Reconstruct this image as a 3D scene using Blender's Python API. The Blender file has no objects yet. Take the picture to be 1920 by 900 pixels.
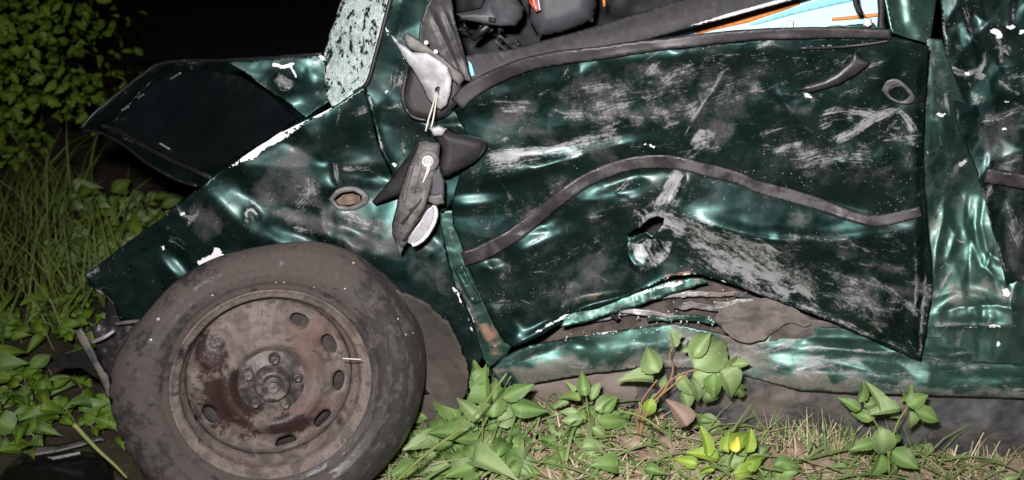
import bpy, bmesh, math, random
import numpy as np
from mathutils import Vector, Matrix
from mathutils.geometry import delaunay_2d_cdt

# ------------------------------------------------------------------ camera, sky, light
SC = bpy.context.scene
COL = SC.collection
HFOV = math.radians(48.0)
PITCH = math.radians(20.0)
CAMP = np.array([0.0, -2.0, 1.29])
FPX = 960.0 / math.tan(HFOV / 2)

cd = bpy.data.cameras.new('camera'); cam = bpy.data.objects.new('camera', cd); COL.objects.link(cam)
cd.sensor_fit = 'HORIZONTAL'; cd.angle = HFOV; cd.clip_start = 0.05; cd.clip_end = 500
cd.dof.use_dof = True; cd.dof.focus_distance = 2.15; cd.dof.aperture_fstop = 4.5
cam.location = CAMP; cam.rotation_euler = (math.radians(90) - PITCH, 0, 0)
SC.camera = cam

W = bpy.data.worlds.new('World'); SC.world = W; W.use_nodes = True
wn = W.node_tree.nodes; wl = W.node_tree.links
bg = wn.get('Background') or wn.new('ShaderNodeBackground')
sky = wn.new('ShaderNodeTexSky'); sky.sky_type = 'NISHITA'; sky.sun_disc = False
sky.sun_elevation = math.radians(-4); sky.sun_rotation = math.radians(200)
wl.new(sky.outputs[0], bg.inputs[0]); bg.inputs[1].default_value = 0.02
# night: the only lamp is the flash of the camera that took the picture, a little above and left of its lens
fd = bpy.data.lights.new('camera_flash', 'AREA'); fl = bpy.data.objects.new('camera_flash', fd); COL.objects.link(fl)
fd.shape = 'RECTANGLE'; fd.size = 0.09; fd.size_y = 0.06; fd.energy = 47; fd.color = (1.0, 0.97, 0.95); fd.spread = math.radians(118)
fl.location = (-0.10, -2.0, 1.47); fl.rotation_euler = (math.radians(90 - 24), 0, math.radians(-12))
SC.view_settings.view_transform = 'Standard'; SC.view_settings.look = 'None'
SC.view_settings.exposure = 0; SC.view_settings.gamma = 1; SC.view_settings.use_curve_mapping = False

R = random.Random(7); NR = np.random.RandomState(11)
FW = np.array([0, math.cos(PITCH), -math.sin(PITCH)]); UP = np.array([0, math.sin(PITCH), math.cos(PITCH)]); RT = np.array([1.0, 0, 0])

# ------------------------------------------------------------------ numeric helpers
def unproj(px, py, y):
    px = np.asarray(px, float); py = np.asarray(py, float); y = np.asarray(y, float)
    u = (px - 960) / FPX; v = (450 - py) / FPX
    d = u[..., None] * RT + v[..., None] * UP + FW
    t = (y - CAMP[1]) / d[..., 1]
    return CAMP + d * t[..., None]
def P(px, py, y): return unproj(np.array(px), np.array(py), np.array(y))
def ground_z(x, y):
    x = np.asarray(x, float); y = np.asarray(y, float)
    s = np.clip((x + 0.30) / 0.35, 0, 1); s = s * s * (3 - 2 * s)
    near = np.exp(-((y - 0.1) / 1.1) ** 2)
    return ((0.10 - 0.075 * smooth((x - 0.10) / 0.75)) * s * near + 0.018 * np.sin(x * 3.1 + 1) * np.cos(y * 2.7) + 0.010 * np.sin(x * 9 + y * 5) * np.exp(-(x * x + y * y) / 30))
def on_ground(px, py):
    u = (px - 960) / FPX; v = (450 - py) / FPX
    d = u * RT + v * UP + FW; t = -CAMP[2] / d[2]
    for _ in range(8):
        p = CAMP + d * t; z = float(ground_z(p[0], p[1])); t = (z - CAMP[2]) / d[2]
    return CAMP + d * t

_LAT = np.random.RandomState(5).rand(256, 256)
def vnoise(x, y, s=0):
    x = np.asarray(x, float) + s * 17.3; y = np.asarray(y, float) + s * 41.7
    xi = np.floor(x).astype(int); yi = np.floor(y).astype(int); fx = x - xi; fy = y - yi
    fx = fx * fx * fx * (fx * (fx * 6 - 15) + 10); fy = fy * fy * fy * (fy * (fy * 6 - 15) + 10)
    a = _LAT[xi % 256, yi % 256]; b = _LAT[(xi + 1) % 256, yi % 256]; c = _LAT[xi % 256, (yi + 1) % 256]; d = _LAT[(xi + 1) % 256, (yi + 1) % 256]
    return (a * (1 - fx) + b * fx) * (1 - fy) + (c * (1 - fx) + d * fx) * fy
def fbm(x, y, o=4, s=0):
    r = 0; a = 0.5; f = 1
    for i in range(o): r = r + a * (vnoise(x * f, y * f, s + i * 3) * 2 - 1); a *= 0.5; f *= 2.03
    return r
def ridged(x, y, o=3, s=0):
    r = 0; a = 0.6; f = 1
    for i in range(o): r = r + a * (1 - np.abs(vnoise(x * f, y * f, s + i * 5) * 2 - 1) * 2); a *= 0.45; f *= 2.1
    return r
def smooth(t): t = np.clip(t, 0, 1); return t * t * (3 - 2 * t)
def pdist(x, y, pts):
    """distance to a polyline, signed side (+ right hand of travel on screen = below for left-to-right), arc position"""
    best = np.full(x.shape, 1e9); side = np.zeros(x.shape); arc = np.zeros(x.shape); s0 = 0; tot = 0
    for (ax, ay), (bx, by) in zip(pts[:-1], pts[1:]): tot += math.hypot(bx - ax, by - ay)
    for (ax, ay), (bx, by) in zip(pts[:-1], pts[1:]):
        dx, dy = bx - ax, by - ay; L = math.hypot(dx, dy) + 1e-9
        t = np.clip(((x - ax) * dx + (y - ay) * dy) / L / L, 0, 1)
        ex = x - (ax + t * dx); ey = y - (ay + t * dy); d = np.hypot(ex, ey)
        m = d < best; best = np.where(m, d, best)
        side = np.where(m, np.sign(dx * ey - dy * ex), side); arc = np.where(m, s0 + t * L, arc); s0 += L
    return best, side, arc, tot
def inpoly(x, y, poly):
    r = np.zeros(x.shape, bool); n = len(poly)
    for i in range(n):
        ax, ay = poly[i]; bx, by = poly[(i + 1) % n]
        c = ((ay > y) != (by > y)); 
        with np.errstate(divide='ignore', invalid='ignore'): xx = (bx - ax) * (y - ay) / (by - ay + 1e-12) + ax
        r ^= c & (x < xx)
    return r
def spline(pts, n=6):
    pts = [np.array(p, float) for p in pts]; out = []
    q = [2 * pts[0] - pts[1]] + pts + [2 * pts[-1] - pts[-2]]
    for i in range(1, len(q) - 2):
        p0, p1, p2, p3 = q[i - 1], q[i], q[i + 1], q[i + 2]
        for k in range(n):
            t = k / n
            out.append(tuple(0.5 * ((2 * p1) + (-p0 + p2) * t + (2 * p0 - 5 * p1 + 4 * p2 - p3) * t * t + (-p0 + 3 * p1 - 3 * p2 + p3) * t ** 3)))
    out.append(tuple(pts[-1])); return out

# relief features: all return millimetres towards the camera
def F_ridge(pts, w, h, taper=0.25):
    def f(x, y):
        d, s, a, tot = pdist(x, y, pts); e = np.minimum(a, tot - a) / max(1, tot * taper)
        return h * np.exp(-(d / w) ** 2) * (0.25 + 0.75 * smooth(e))
    return f
def F_fold(pts, w, h):
    def f(x, y):
        d, s, a, tot = pdist(x, y, pts); e = smooth(np.minimum(a, tot - a) / max(1, tot * 0.25))
        return h * np.exp(-np.sqrt(d * d + 4) / w) * (0.2 + 0.8 * e)
    return f
def F_step(pts, w, h, far):
    def f(x, y):
        d, s, a, tot = pdist(x, y, pts); e = smooth(np.minimum(a, tot - a) / max(1, tot * 0.2))
        return h * np.tanh(s * d / w) * np.exp(-(d / far) ** 2) * (0.1 + 0.9 * e)
    return f
def F_dent(cx, cy, rx, ry, ang, h):
    c, s_ = math.cos(math.radians(ang)), math.sin(math.radians(ang))
    def f(x, y):
        u = (x - cx) * c + (y - cy) * s_; v = -(x - cx) * s_ + (y - cy) * c
        return h * np.exp(-((u / rx) ** 2 + (v / ry) ** 2))
    return f
def F_tilt(cx, cy, rx, ry, ang, gx, gy):
    c, s_ = math.cos(math.radians(ang)), math.sin(math.radians(ang))
    def f(x, y):
        dx = x - cx; dy = y - cy; u = (dx * c + dy * s_) / rx; v = (-dx * s_ + dy * c) / ry
        return (gx * dx + gy * dy) * np.exp(-(u * u + v * v) ** 1.5)
    return f
def F_crump(sc, h, seed, poly=None):
    def f(x, y):
        r = h * ridged(x / sc, y / sc, 3, seed)
        if poly is not None:
            d, _, _, _ = pdist(x, y, poly + [poly[0]]); r = r * np.where(inpoly(x, y, poly), smooth(d / 40), 0)
        return r
    return f
def F_facets(x0, y0, x1, y1, sx, sy, h, seed):
    """crushed sheet: flat triangular facets with sharp creases between random heights"""
    rr = random.Random(seed); pts = []; hs = []
    nx = int((x1 - x0) / sx) + 3; ny = int((y1 - y0) / sy) + 3
    for i in range(nx):
        for j in range(ny):
            pts.append(Vector((x0 + (i - 1 + .5 * (j % 2) + rr.uniform(-.38, .38)) * sx, (y0 + (j - 1 + rr.uniform(-.38, .38)) * sy) * sx / sy))); hs.append(rr.gauss(0, 1) * h)
    vo, eo, fo, ov, _, _ = delaunay_2d_cdt(pts, [], [], 0, 1e-5)
    hv = [hs[o[0]] for o in ov]
    def f(x, y):
        y = y * sx / sy; r = np.zeros(x.shape)
        for t in fo:
            a, b, c = vo[t[0]], vo[t[1]], vo[t[2]]
            m = (x >= min(a.x, b.x, c.x)) & (x <= max(a.x, b.x, c.x)) & (y >= min(a.y, b.y, c.y)) & (y <= max(a.y, b.y, c.y))
            ix = np.nonzero(m)[0]
            if not len(ix): continue
            X, Y = x[ix], y[ix]; D = (b.y - c.y) * (a.x - c.x) + (c.x - b.x) * (a.y - c.y)
            u = ((b.y - c.y) * (X - c.x) + (c.x - b.x) * (Y - c.y)) / D; v = ((c.y - a.y) * (X - c.x) + (a.x - c.x) * (Y - c.y)) / D; w = 1 - u - v
            k = (u >= -1e-6) & (v >= -1e-6) & (w >= -1e-6)
            r[ix[k]] = u[k] * hv[t[0]] + v[k] * hv[t[1]] + w[k] * hv[t[2]]
        return r
    return f
def F_fbm(sc, h, seed): return lambda x, y: h * fbm(x / sc, y / sc, 4, seed)
def depth(base, feats):
    def f(x, y):
        x = np.asarray(x, float); y = np.asarray(y, float)
        r = base(x, y) + 0.0 * x
        for g in feats: r = r - g(x, y) * 0.001
        return r
    return f
def line_base(pts):
    """smooth base depth from control points (px,py,y): plane fit plus gaussian correction"""
    a = np.array(pts, float); n = len(a); D2 = ((a[:, None, :2] - a[None, :, :2]) ** 2).sum(2)
    K = np.sqrt(D2 + 40.0 ** 2)
    M = np.zeros((n + 3, n + 3)); M[:n, :n] = K; M[:n, n] = 1; M[:n, n + 1:] = a[:, :2] / 500; M[n, :n] = 1; M[n + 1:, :n] = (a[:, :2] / 500).T
    sol = np.linalg.lstsq(M, np.concatenate([a[:, 2], [0, 0, 0]]), rcond=None)[0]
    def f(x, y):
        r = sol[n] + sol[n + 1] * x / 500 + sol[n + 2] * y / 500
        for i in range(n): r = r + sol[i] * np.sqrt((x - a[i, 0]) ** 2 + (y - a[i, 1]) ** 2 + 1600)
        return r
    return f

# ------------------------------------------------------------------ object helpers
def link(o, parent=None):
    COL.objects.link(o)
    if parent is not None: o.parent = parent
    return o
def tag(o, label, cat=None, group=None, kind=None):
    if label: o['label'] = label
    if cat: o['category'] = cat
    if group: o['group'] = group
    if kind: o['kind'] = kind
    return o
def empty(name, loc):
    o = bpy.data.objects.new(name, None); o.location = loc; o.empty_display_size = 0.1; return link(o)
def mesh_obj(name, verts, faces, mat, parent=None, smooth_=True):
    me = bpy.data.meshes.new(name); me.from_pydata([tuple(v) for v in verts], [], [tuple(f) for f in faces]); me.update()
    if smooth_: me.polygons.foreach_set('use_smooth', [True] * len(me.polygons))
    if mat: me.materials.append(mat)
    o = bpy.data.objects.new(name, me); link(o)
    if parent is not None:
        o.parent = parent; o.matrix_parent_inverse = PINV(parent)
    return o
def PINV(p):
    m = Matrix.Identity(4); q = p
    chain = []
    while q is not None: chain.append(q); q = q.parent
    for q in reversed(chain):
        m = m @ q.matrix_parent_inverse @ Matrix.LocRotScale(q.location, q.rotation_euler, q.scale)
    return m.inverted()
def attr(me, name, vals, typ='FLOAT'):
    a = me.attributes.new(name, typ, 'POINT')
    a.data.foreach_set('value' if typ == 'FLOAT' else 'vector', np.asarray(vals, np.float32).ravel())

def densify(poly, step):
    out = []
    for (ax, ay), (bx, by) in zip(poly, poly[1:] + poly[:1]):
        n = max(1, int(math.hypot(bx - ax, by - ay) / step))
        for k in range(n): out.append((ax + (bx - ax) * k / n, ay + (by - ay) * k / n))
    return out
def ragged(poly, amp, seed, wl_=18):
    a = np.array(poly); s = np.arange(len(a)) * 1.0
    n1 = fbm(a[:, 0] / wl_, a[:, 1] / wl_, 3, seed); n2 = fbm(a[:, 0] / wl_ + 50, a[:, 1] / wl_, 3, seed + 9)
    return [(p[0] + amp * u, p[1] + amp * v) for p, u, v in zip(poly, n1, n2)]

def scrapes(n, poly, ang, spread, L, w, st, seed, kind='scuff'):
    rr = random.Random(seed); xs = [p[0] for p in poly]; ys = [p[1] for p in poly]; out = []
    while len(out) < n:
        x = rr.uniform(min(xs), max(xs)); y = rr.uniform(min(ys), max(ys))
        if not inpoly(np.array([x]), np.array([y]), poly)[0]: continue
        a = math.radians(ang + rr.gauss(0, spread)); l = rr.uniform(*L) * rr.uniform(.5, 1); b = rr.uniform(-.25, .25); pts = []
        for k in range(4): pts.append((x, y)); x += math.cos(a) * l / 3; y += math.sin(a) * l / 3; a += b
        out.append((kind, rr.uniform(*st), rr.uniform(*w) * rr.uniform(.4, 1), pts))
    return out
def F_crumpA(sx, sy, ang, h, seed):
    c, s_ = math.cos(math.radians(ang)), math.sin(math.radians(ang))
    return lambda x, y: h * ridged((x * c + y * s_) / sx, (-x * s_ + y * c) / sy, 3, seed)
PAINT_KEYS = ('dirt', 'scuff', 'chip', 'rust', 'speck')
def panel(name, outline, dfn, mat, parent, step=5.0, paint=(), thick=0.003, holes=(), rag=0.0, dome=None, seed=1, curve=False, base_paint=None):
    """sheet of metal / rubber / plastic: traced outline, its own depth in metres everywhere, thickness and relief"""
    if curve: outline = spline(list(outline) + [outline[0]], 6)[:-1]
    bd = densify(list(outline), step)
    if rag: bd = ragged(bd, rag, seed)
    hs = [densify(list(h), step) for h in holes]
    if rag: hs = [ragged(h, rag * 1.5, seed + 3, 9) for h in hs]
    a = np.array(bd); x0, y0 = a.min(0); x1, y1 = a.max(0)
    gx, gy = np.meshgrid(np.arange(x0, x1, step), np.arange(y0, y1, step * 0.87))
    gx = gx + (np.arange(gx.shape[0]) % 2)[:, None] * step * 0.5
    gx = gx.ravel(); gy = gy.ravel()
    gx = gx + NR.uniform(-.15, .15, gx.shape) * step; gy = gy + NR.uniform(-.15, .15, gy.shape) * step
    m = inpoly(gx, gy, bd); gx, gy = gx[m], gy[m]
    d, _, _, _ = pdist(gx, gy, bd + [bd[0]]); m = d > step * 0.45
    for h in hs:
        dh, _, _, _ = pdist(gx, gy, h + [h[0]]); m &= (dh > step * 0.45) & ~inpoly(gx, gy, h)
    gx, gy = gx[m], gy[m]
    pts = [Vector(p) for p in bd]; faces = [list(range(len(bd)))]
    for h in hs:
        faces.append(list(range(len(pts), len(pts) + len(h)))); pts += [Vector(p) for p in h]
    pts += [Vector((u, v)) for u, v in zip(gx, gy)]
    vo, eo, fo, _, _, _ = delaunay_2d_cdt(pts, [], faces, 2 if hs else 1, 1e-4)
    X = np.array([v.x for v in vo]); Y = np.array([v.y for v in vo])
    D = dfn(X, Y) + 0.0 * X
    if dome:
        dd, _, _, _ = pdist(X, Y, bd + [bd[0]]); t = np.clip(dd / dome[0], 0, 1); D = D - dome[1] * 0.001 * np.sqrt(1 - (1 - t) ** 2)
    V = unproj(X, Y, D)
    F = []
    for f in fo:
        f = list(f)
        if len(f) == 3:
            ar = (X[f[1]] - X[f[0]]) * (Y[f[2]] - Y[f[0]]) - (X[f[2]] - X[f[0]]) * (Y[f[1]] - Y[f[0]])
            F.append(f if ar < 0 else f[::-1])
        else: F.append(f)
    o = mesh_obj(name, V, F, mat, parent)
    me = o.data
    ch = {k: np.zeros(X.shape) for k in PAINT_KEYS}
    for k, v in (base_paint or {}).items(): ch[k] += v
    suv = np.stack([X * 0.03, Y * 0.12, X * 0], 1); bw = np.full(X.shape, 0.05)
    WX = fbm(X / 34, Y / 34, 4, seed + 20); WY = fbm(X / 34 + 31, Y / 34, 4, seed + 25); X0, Y0 = X, Y
    for i, st in enumerate(paint):
        wa = 24 if st[2] is None else min(5, 1 + st[2] * 0.35)
        if st[0] == 'chip': wa = 2.5
        X = X0 + wa * WX; Y = Y0 + wa * WY
        k, s, w, pp = st[:4]
        if w is None:     # filled area with soft edge st[4]
            soft = st[4]; dd, _, _, _ = pdist(X, Y, pp + [pp[0]]); ins = inpoly(X, Y, pp)
            m_ = np.where(ins, 0.5 + 0.5 * np.clip(dd / soft, 0, 1), 0.5 - 0.5 * np.clip(dd / soft, 0, 1)); m_ = smooth(m_)
            ax = st[5] if len(st) > 5 else None
            if ax: 
                an = math.radians(ax); su = X0 * math.cos(an) + Y0 * math.sin(an) + 12 * WX; sv = -X0 * math.sin(an) + Y0 * math.cos(an) + 12 * WY
            else: su, sv = X, Y
        else:
            dd, sd, arc, tot = pdist(X, Y, pp); e = smooth(np.minimum(arc, tot - arc) / (0.18 * tot + 1) + 0.35)
            m_ = np.exp(-(dd / w) ** 2) * e; su, sv = arc, dd * sd
        ch[k] = np.maximum(ch[k], s * m_) if k != 'dirt' else ch[k] + s * m_
        if k == 'scuff':
            up = m_ * s > bw; bw = np.where(up, m_ * s, bw)
            suv = np.where(up[:, None], np.stack([su * (0.020 if w is None else 0.02) + i * 7, sv * (0.12 if w is None else 0.24), np.full(X.shape, i * 1.7)], 1), suv)
    X, Y = X0, Y0
    for k in PAINT_KEYS: attr(me, k, ch[k])
    attr(me, 'suv', suv, 'FLOAT_VECTOR')
    if thick:
        sm = o.modifiers.new('sheet', 'SOLIDIFY'); sm.thickness = thick; sm.offset = -1
    return o

def band_poly(pts, w0, w1=None):
    pts = spline(pts, 5); a = np.array(pts); n = len(a); jit = 1 + 0.10 * fbm(a[:, 0] / 40, a[:, 1] / 40, 3, 6)[:, None]; t = np.gradient(a, axis=0); t /= np.linalg.norm(t, axis=1)[:, None] + 1e-9
    nn = np.stack([-t[:, 1], t[:, 0]], 1); ww = np.linspace(w0, w0 if w1 is None else w1, n)[:, None] / 2 * jit
    return [tuple(p) for p in (a - nn * ww)] + [tuple(p) for p in (a + nn * ww)[::-1]]
def tube(name, pts, rad, mat, parent, seg=8, curve=True, rads=None):
    pts = [np.array(p, float) for p in pts]
    if curve and len(pts) > 2: pts = [np.array(p) for p in spline(pts, 5)]
    n = len(pts); V = []; Fc = []
    if rads is None: rr = [rad] * n
    else: rr = np.interp(np.linspace(0, 1, n), np.linspace(0, 1, len(rads)), rads)
    prev = None
    for i, p in enumerate(pts):
        t = pts[min(i + 1, n - 1)] - pts[max(i - 1, 0)]; t = t / (np.linalg.norm(t) + 1e-9)
        a = prev if prev is not None else np.array([0.3, 0.2, 1.0]); b = np.cross(t, a)
        if np.linalg.norm(b) < 1e-3: b = np.cross(t, np.array([1, 0, 0.1]))
        b /= np.linalg.norm(b); a = np.cross(b, t); prev = a
        for k in range(seg):
            an = 2 * math.pi * k / seg; V.append(p + rr[i] * (math.cos(an) * a + math.sin(an) * b))
    for i in range(n - 1):
        for k in range(seg):
            k2 = (k + 1) % seg; Fc.append((i * seg + k, i * seg + k2, (i + 1) * seg + k2, (i + 1) * seg + k))
    Fc.append(tuple(range(seg))[::-1]); Fc.append(tuple(range((n - 1) * seg, n * seg)))
    return mesh_obj(name, V, Fc, mat, parent)

# ------------------------------------------------------------------ materials
class NT:
    def __init__(s, name):
        s.m = bpy.data.materials.new(name); s.m.use_nodes = True; s.t = s.m.node_tree
        s.b = s.t.nodes['Principled BSDF']; s.out = s.t.nodes['Material Output']
    def n(s, typ, **kw):
        d = s.t.nodes.new('ShaderNode' + typ)
        for k, v in kw.items():
            if k.startswith('i_'):
                k = k[2:]; k = int(k) if k.isdigit() else k
                s.put(d.inputs[k], v)
            else: setattr(d, k, v)
        return d
    def put(s, sock, v):
        if isinstance(v, bpy.types.NodeSocket): s.t.links.new(v, sock)
        elif isinstance(v, (tuple, list)) and sock.type == 'RGBA' and len(v) == 3: sock.default_value = (*v, 1)
        else: sock.default_value = v
    def math(s, op, a, b=0.0, c=None, clamp=False):
        d = s.n('Math', operation=op, use_clamp=clamp); s.put(d.inputs[0], a); s.put(d.inputs[1], b)
        if c is not None: s.put(d.inputs[2], c)
        return d.outputs[0]
    def attr(s, name): return s.n('Attribute', attribute_name=name)
    def noise(s, vec, scale, detail=4, rough=0.6, dist=0.0):
        d = s.n('TexNoise'); s.put(d.inputs['Scale'], scale); d.inputs['Detail'].default_value = detail
        d.inputs['Roughness'].default_value = rough; d.inputs['Distortion'].default_value = dist
        if vec is not None: s.t.links.new(vec, d.inputs['Vector'])
        return d.outputs['Fac']
    def mix(s, f, a, b):
        d = s.n('Mix', data_type='RGBA'); s.put(d.inputs['Factor'], f); s.put(d.inputs['A'] if False else d.inputs[6], a); s.put(d.inputs[7], b); return d.outputs[2]
    def mixf(s, f, a, b):
        d = s.n('Mix', data_type='FLOAT'); s.put(d.inputs[0], f); s.put(d.inputs[2], a); s.put(d.inputs[3], b); return d.outputs[0]
    def ramp(s, f, stops):
        d = s.n('ValToRGB'); s.put(d.inputs[0], f); e = d.color_ramp.elements
        while len(e) < len(stops): e.new(0.5)
        for q, (p, c) in zip(e, stops): q.position = p; q.color = (*c, 1) if len(c) == 3 else c
        return d.outputs[0]
    def step(s, v, lo, hi):
        d = s.n('MapRange', interpolation_type='SMOOTHSTEP'); s.put(d.inputs[0], v); d.inputs[1].default_value = lo; d.inputs[2].default_value = hi
        return d.outputs[0]
    def bump(s, h, strength, dist):
        d = s.n('Bump'); d.inputs['Strength'].default_value = strength; d.inputs['Distance'].default_value = dist; s.t.links.new(h, d.inputs['Height'])
        s.t.links.new(d.outputs[0], s.b.inputs['Normal']); return d
    def obj(s): return s.n('TexCoord').outputs['Object']
    def pos(s): return s.n('NewGeometry').outputs['Position']
    def set(s, **kw):
        for k, v in kw.items(): s.put(s.b.inputs[k.replace('_', ' ')], v)
        return s.m

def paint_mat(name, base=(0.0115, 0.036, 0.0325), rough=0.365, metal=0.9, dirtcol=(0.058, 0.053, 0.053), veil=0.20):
    t = NT(name); P_ = t.pos()
    dirt = t.attr('dirt').outputs['Fac']; sc = t.attr('scuff').outputs['Fac']; ch = t.attr('chip').outputs['Fac']; ru = t.attr('rust').outputs['Fac']; sp = t.attr('speck').outputs['Fac']
    suv = t.attr('suv').outputs['Vector']
    n_str = t.noise(suv, 1.3, 5, 0.68, 0.4); n_med = t.noise(P_, 26, 6, 0.68, 0.3); n_big = t.noise(P_, 8, 3, 0.6, 0.5); n_fin = t.noise(P_, 170, 4, 0.7)
    # scratches through to pale undercoat, drawn out along each scrape
    s1 = t.math('ADD', t.math('MULTIPLY', sc, 1.15), t.math('MULTIPLY', t.math('SUBTRACT', n_str, 0.5), 2.4))
    s1 = t.math('ADD', s1, t.math('ADD', t.math('MULTIPLY', t.math('SUBTRACT', n_fin, 0.5), 1.2), t.math('ADD', t.math('MULTIPLY', t.math('SUBTRACT', n_med, 0.5), 2.0), t.math('MULTIPLY', t.math('SUBTRACT', n_big, 0.5), 1.3))))
    sM = t.math('MULTIPLY', t.step(s1, 0.40, 1.25), t.step(sc, 0.03, 0.3))
    d1 = t.math('ADD', dirt, t.math('MULTIPLY', t.math('SUBTRACT', n_med, 0.5), 1.5)); d1 = t.math('ADD', d1, t.math('MULTIPLY', t.math('SUBTRACT', n_big, 0.5), 0.9))
    dM = t.math('MULTIPLY', t.step(d1, 0.12, 0.95), t.math('ADD', 0.55, t.math('MULTIPLY', n_fin, 0.6), clamp=True))
    c1 = t.math('ADD', ch, t.math('ADD', t.math('MULTIPLY', t.math('SUBTRACT', n_med, 0.5), 2.2), t.math('MULTIPLY', t.math('SUBTRACT', n_fin, 0.5), 0.8))); cM = t.math('MULTIPLY', t.step(c1, 0.50, 0.60), t.step(ch, 0.1, 0.3))
    r1 = t.math('ADD', ru, t.math('MULTIPLY', t.math('SUBTRACT', n_med, 0.5), 1.2)); rM = t.step(r1, 0.35, 0.7)
    # dried specks of mud
    vo = t.n('TexVoronoi', feature='F1'); t.t.links.new(P_, vo.inputs['Vector']); vo.inputs['Scale'].default_value = 190; vo.inputs['Randomness'].default_value = 1
    rnd = t.n('SeparateColor'); t.t.links.new(vo.outputs['Color'], rnd.inputs[0])
    thr = t.math('MULTIPLY', t.math('POWER', rnd.outputs[0], 2.4), t.math('MULTIPLY', t.step(n_big, 0.25, 0.7), 0.34)); 
    kM = t.math('MULTIPLY', t.math('LESS_THAN', vo.outputs['Distance'], thr), t.math('LESS_THAN', rnd.outputs[1], t.math('MULTIPLY', sp, 0.9)))
    kM = t.math('MULTIPLY', kM, 0.75)
    dM = t.math('MAXIMUM', dM, t.math('MULTIPLY', t.step(n_med, 0.2, 0.8), t.math('MULTIPLY', t.step(n_big, 0.15, 0.75), veil * 2)))
    grime = t.step(n_big, 0.35, 0.75)
    col = t.mix(grime, base, tuple(c * 0.8 for c in base))
    col = t.mix(dM, col, t.mix(n_fin, tuple(c * 0.55 for c in dirtcol), tuple(c * 1.35 for c in dirtcol)))
    col = t.mix(t.math('MULTIPLY', sM, 0.9), col, t.mix(n_str, (0.13, 0.128, 0.13), (0.40, 0.395, 0.41)))
    col = t.mix(kM, col, (0.20, 0.195, 0.15)); col = t.mix(rM, col, t.mix(n_fin, (0.16, 0.055, 0.025), (0.33, 0.20, 0.14)))
    col = t.mix(cM, col, (0.72, 0.72, 0.75))
    cover = t.math('MAXIMUM', t.math('MAXIMUM', t.math('MULTIPLY', dM, 0.93), t.math('MULTIPLY', sM, 0.8)), t.math('MAXIMUM', t.math('MAXIMUM', kM, rM), cM))
    met = t.math('MULTIPLY', t.math('SUBTRACT', 1.0, cover), metal)
    rgh = t.mixf(cover, t.math('ADD', rough - 0.06, t.math('MULTIPLY', n_med, 0.14)), 0.62)
    h = t.math('ADD', t.math('MULTIPLY', n_str, t.math('MULTIPLY', sc, 0.6)), t.math('MULTIPLY', dM, t.math('MULTIPLY', n_fin, 0.5)))
    h = t.math('ADD', h, t.math('MULTIPLY', cM, -0.4)); h = t.math('ADD', h, t.math('MULTIPLY', n_med, 0.04))
    t.bump(h, 0.55, 0.0018)
    return t.set(Base_Color=col, Metallic=met, Roughness=rgh, Specular_IOR_Level=0.35, Coat_Weight=t.math('MULTIPLY', t.math('SUBTRACT', 1.0, cover), 0.12), Coat_Roughness=0.22)

def rough_mat(name, c1, c2, scale=30, rough=0.75, dirtcol=None, dirt=0.4, bump=0.3, metal=0.0, spec=0.4, fine=220):
    t = NT(name); p = t.pos(); a = t.noise(p, scale, 6, 0.65, 0.3); b = t.noise(p, fine, 3, 0.6); g = t.noise(p, scale * 0.3, 3, 0.6)
    col = t.mix(t.step(a, 0.3, 0.7), c1, c2)
    if dirtcol:
        dM = t.math('MULTIPLY', t.step(t.math('ADD', g, t.math('MULTIPLY', t.math('SUBTRACT', a, 0.5), 0.8)), 0.75 - dirt, 1.05 - dirt), t.math('ADD', 0.5, t.math('MULTIPLY', b, 0.8), clamp=True))
        col = t.mix(dM, col, dirtcol)
        t.set(Roughness=t.mixf(dM, rough, 0.9))
    else: t.set(Roughness=t.math('ADD', rough - 0.1, t.math('MULTIPLY', a, 0.2)))
    t.bump(t.math('ADD', t.math('MULTIPLY', a, 0.7), t.math('MULTIPLY', b, 0.35)), bump, 0.003)
    return t.set(Base_Color=col, Metallic=metal, Specular_IOR_Level=spec)

M = {}
M['paint'] = paint_mat('dark_green_metallic_paint')
M['sill'] = paint_mat('highlit_green_paint', base=(0.062, 0.142, 0.120), rough=0.45, dirtcol=(0.175, 0.152, 0.138), veil=0.14)  # body green, base lightened to carry the bright highlights under pale dust
M['under'] = rough_mat('dirty_underbody', (0.045, 0.045, 0.050), (0.12, 0.118, 0.125), 22, 0.42, (0.15, 0.118, 0.10), 0.30, 0.5, 0.0, 0.8)
M['rubber'] = rough_mat('dusty_rubber_seal', (0.019, 0.017, 0.018), (0.036, 0.032, 0.034), 14, 0.5, (0.068, 0.06, 0.062), 0.24, 0.15, 0, 0.5, 500)
M['strip'] = rough_mat('dusty_moulding', (0.016, 0.014, 0.016), (0.046, 0.040, 0.043), 26, 0.38, (0.082, 0.073, 0.075), 0.3, 0.25, 0, 0.5, 500)
M['blackplastic'] = rough_mat('scuffed_black_plastic', (0.014, 0.013, 0.015), (0.03, 0.027, 0.03), 25, 0.42, (0.10, 0.085, 0.08), 0.14, 0.2, 0, 0.5)
M['glossblack'] = rough_mat('glossy_black_plastic', (0.006, 0.006, 0.007), (0.012, 0.012, 0.013), 20, 0.22, (0.08, 0.07, 0.06), 0.08, 0.1, 0, 0.5)
M['greyplastic'] = rough_mat('grey_interior_plastic', (0.055, 0.055, 0.062), (0.075, 0.075, 0.085), 18, 0.5, (0.12, 0.11, 0.11), 0.15, 0.1, 0, 0.4)
M['trimfabric'] = rough_mat('dark_door_trim', (0.040, 0.038, 0.042), (0.062, 0.058, 0.064), 60, 0.7, (0.10, 0.095, 0.1), 0.15, 0.25, 0, 0.3, 700)
M['dusty'] = rough_mat('dusty_mirror_plastic', (0.10, 0.092, 0.09), (0.26, 0.24, 0.235), 40, 0.55, (0.045, 0.04, 0.04), 0.4, 0.3, 0, 0.4)
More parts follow.
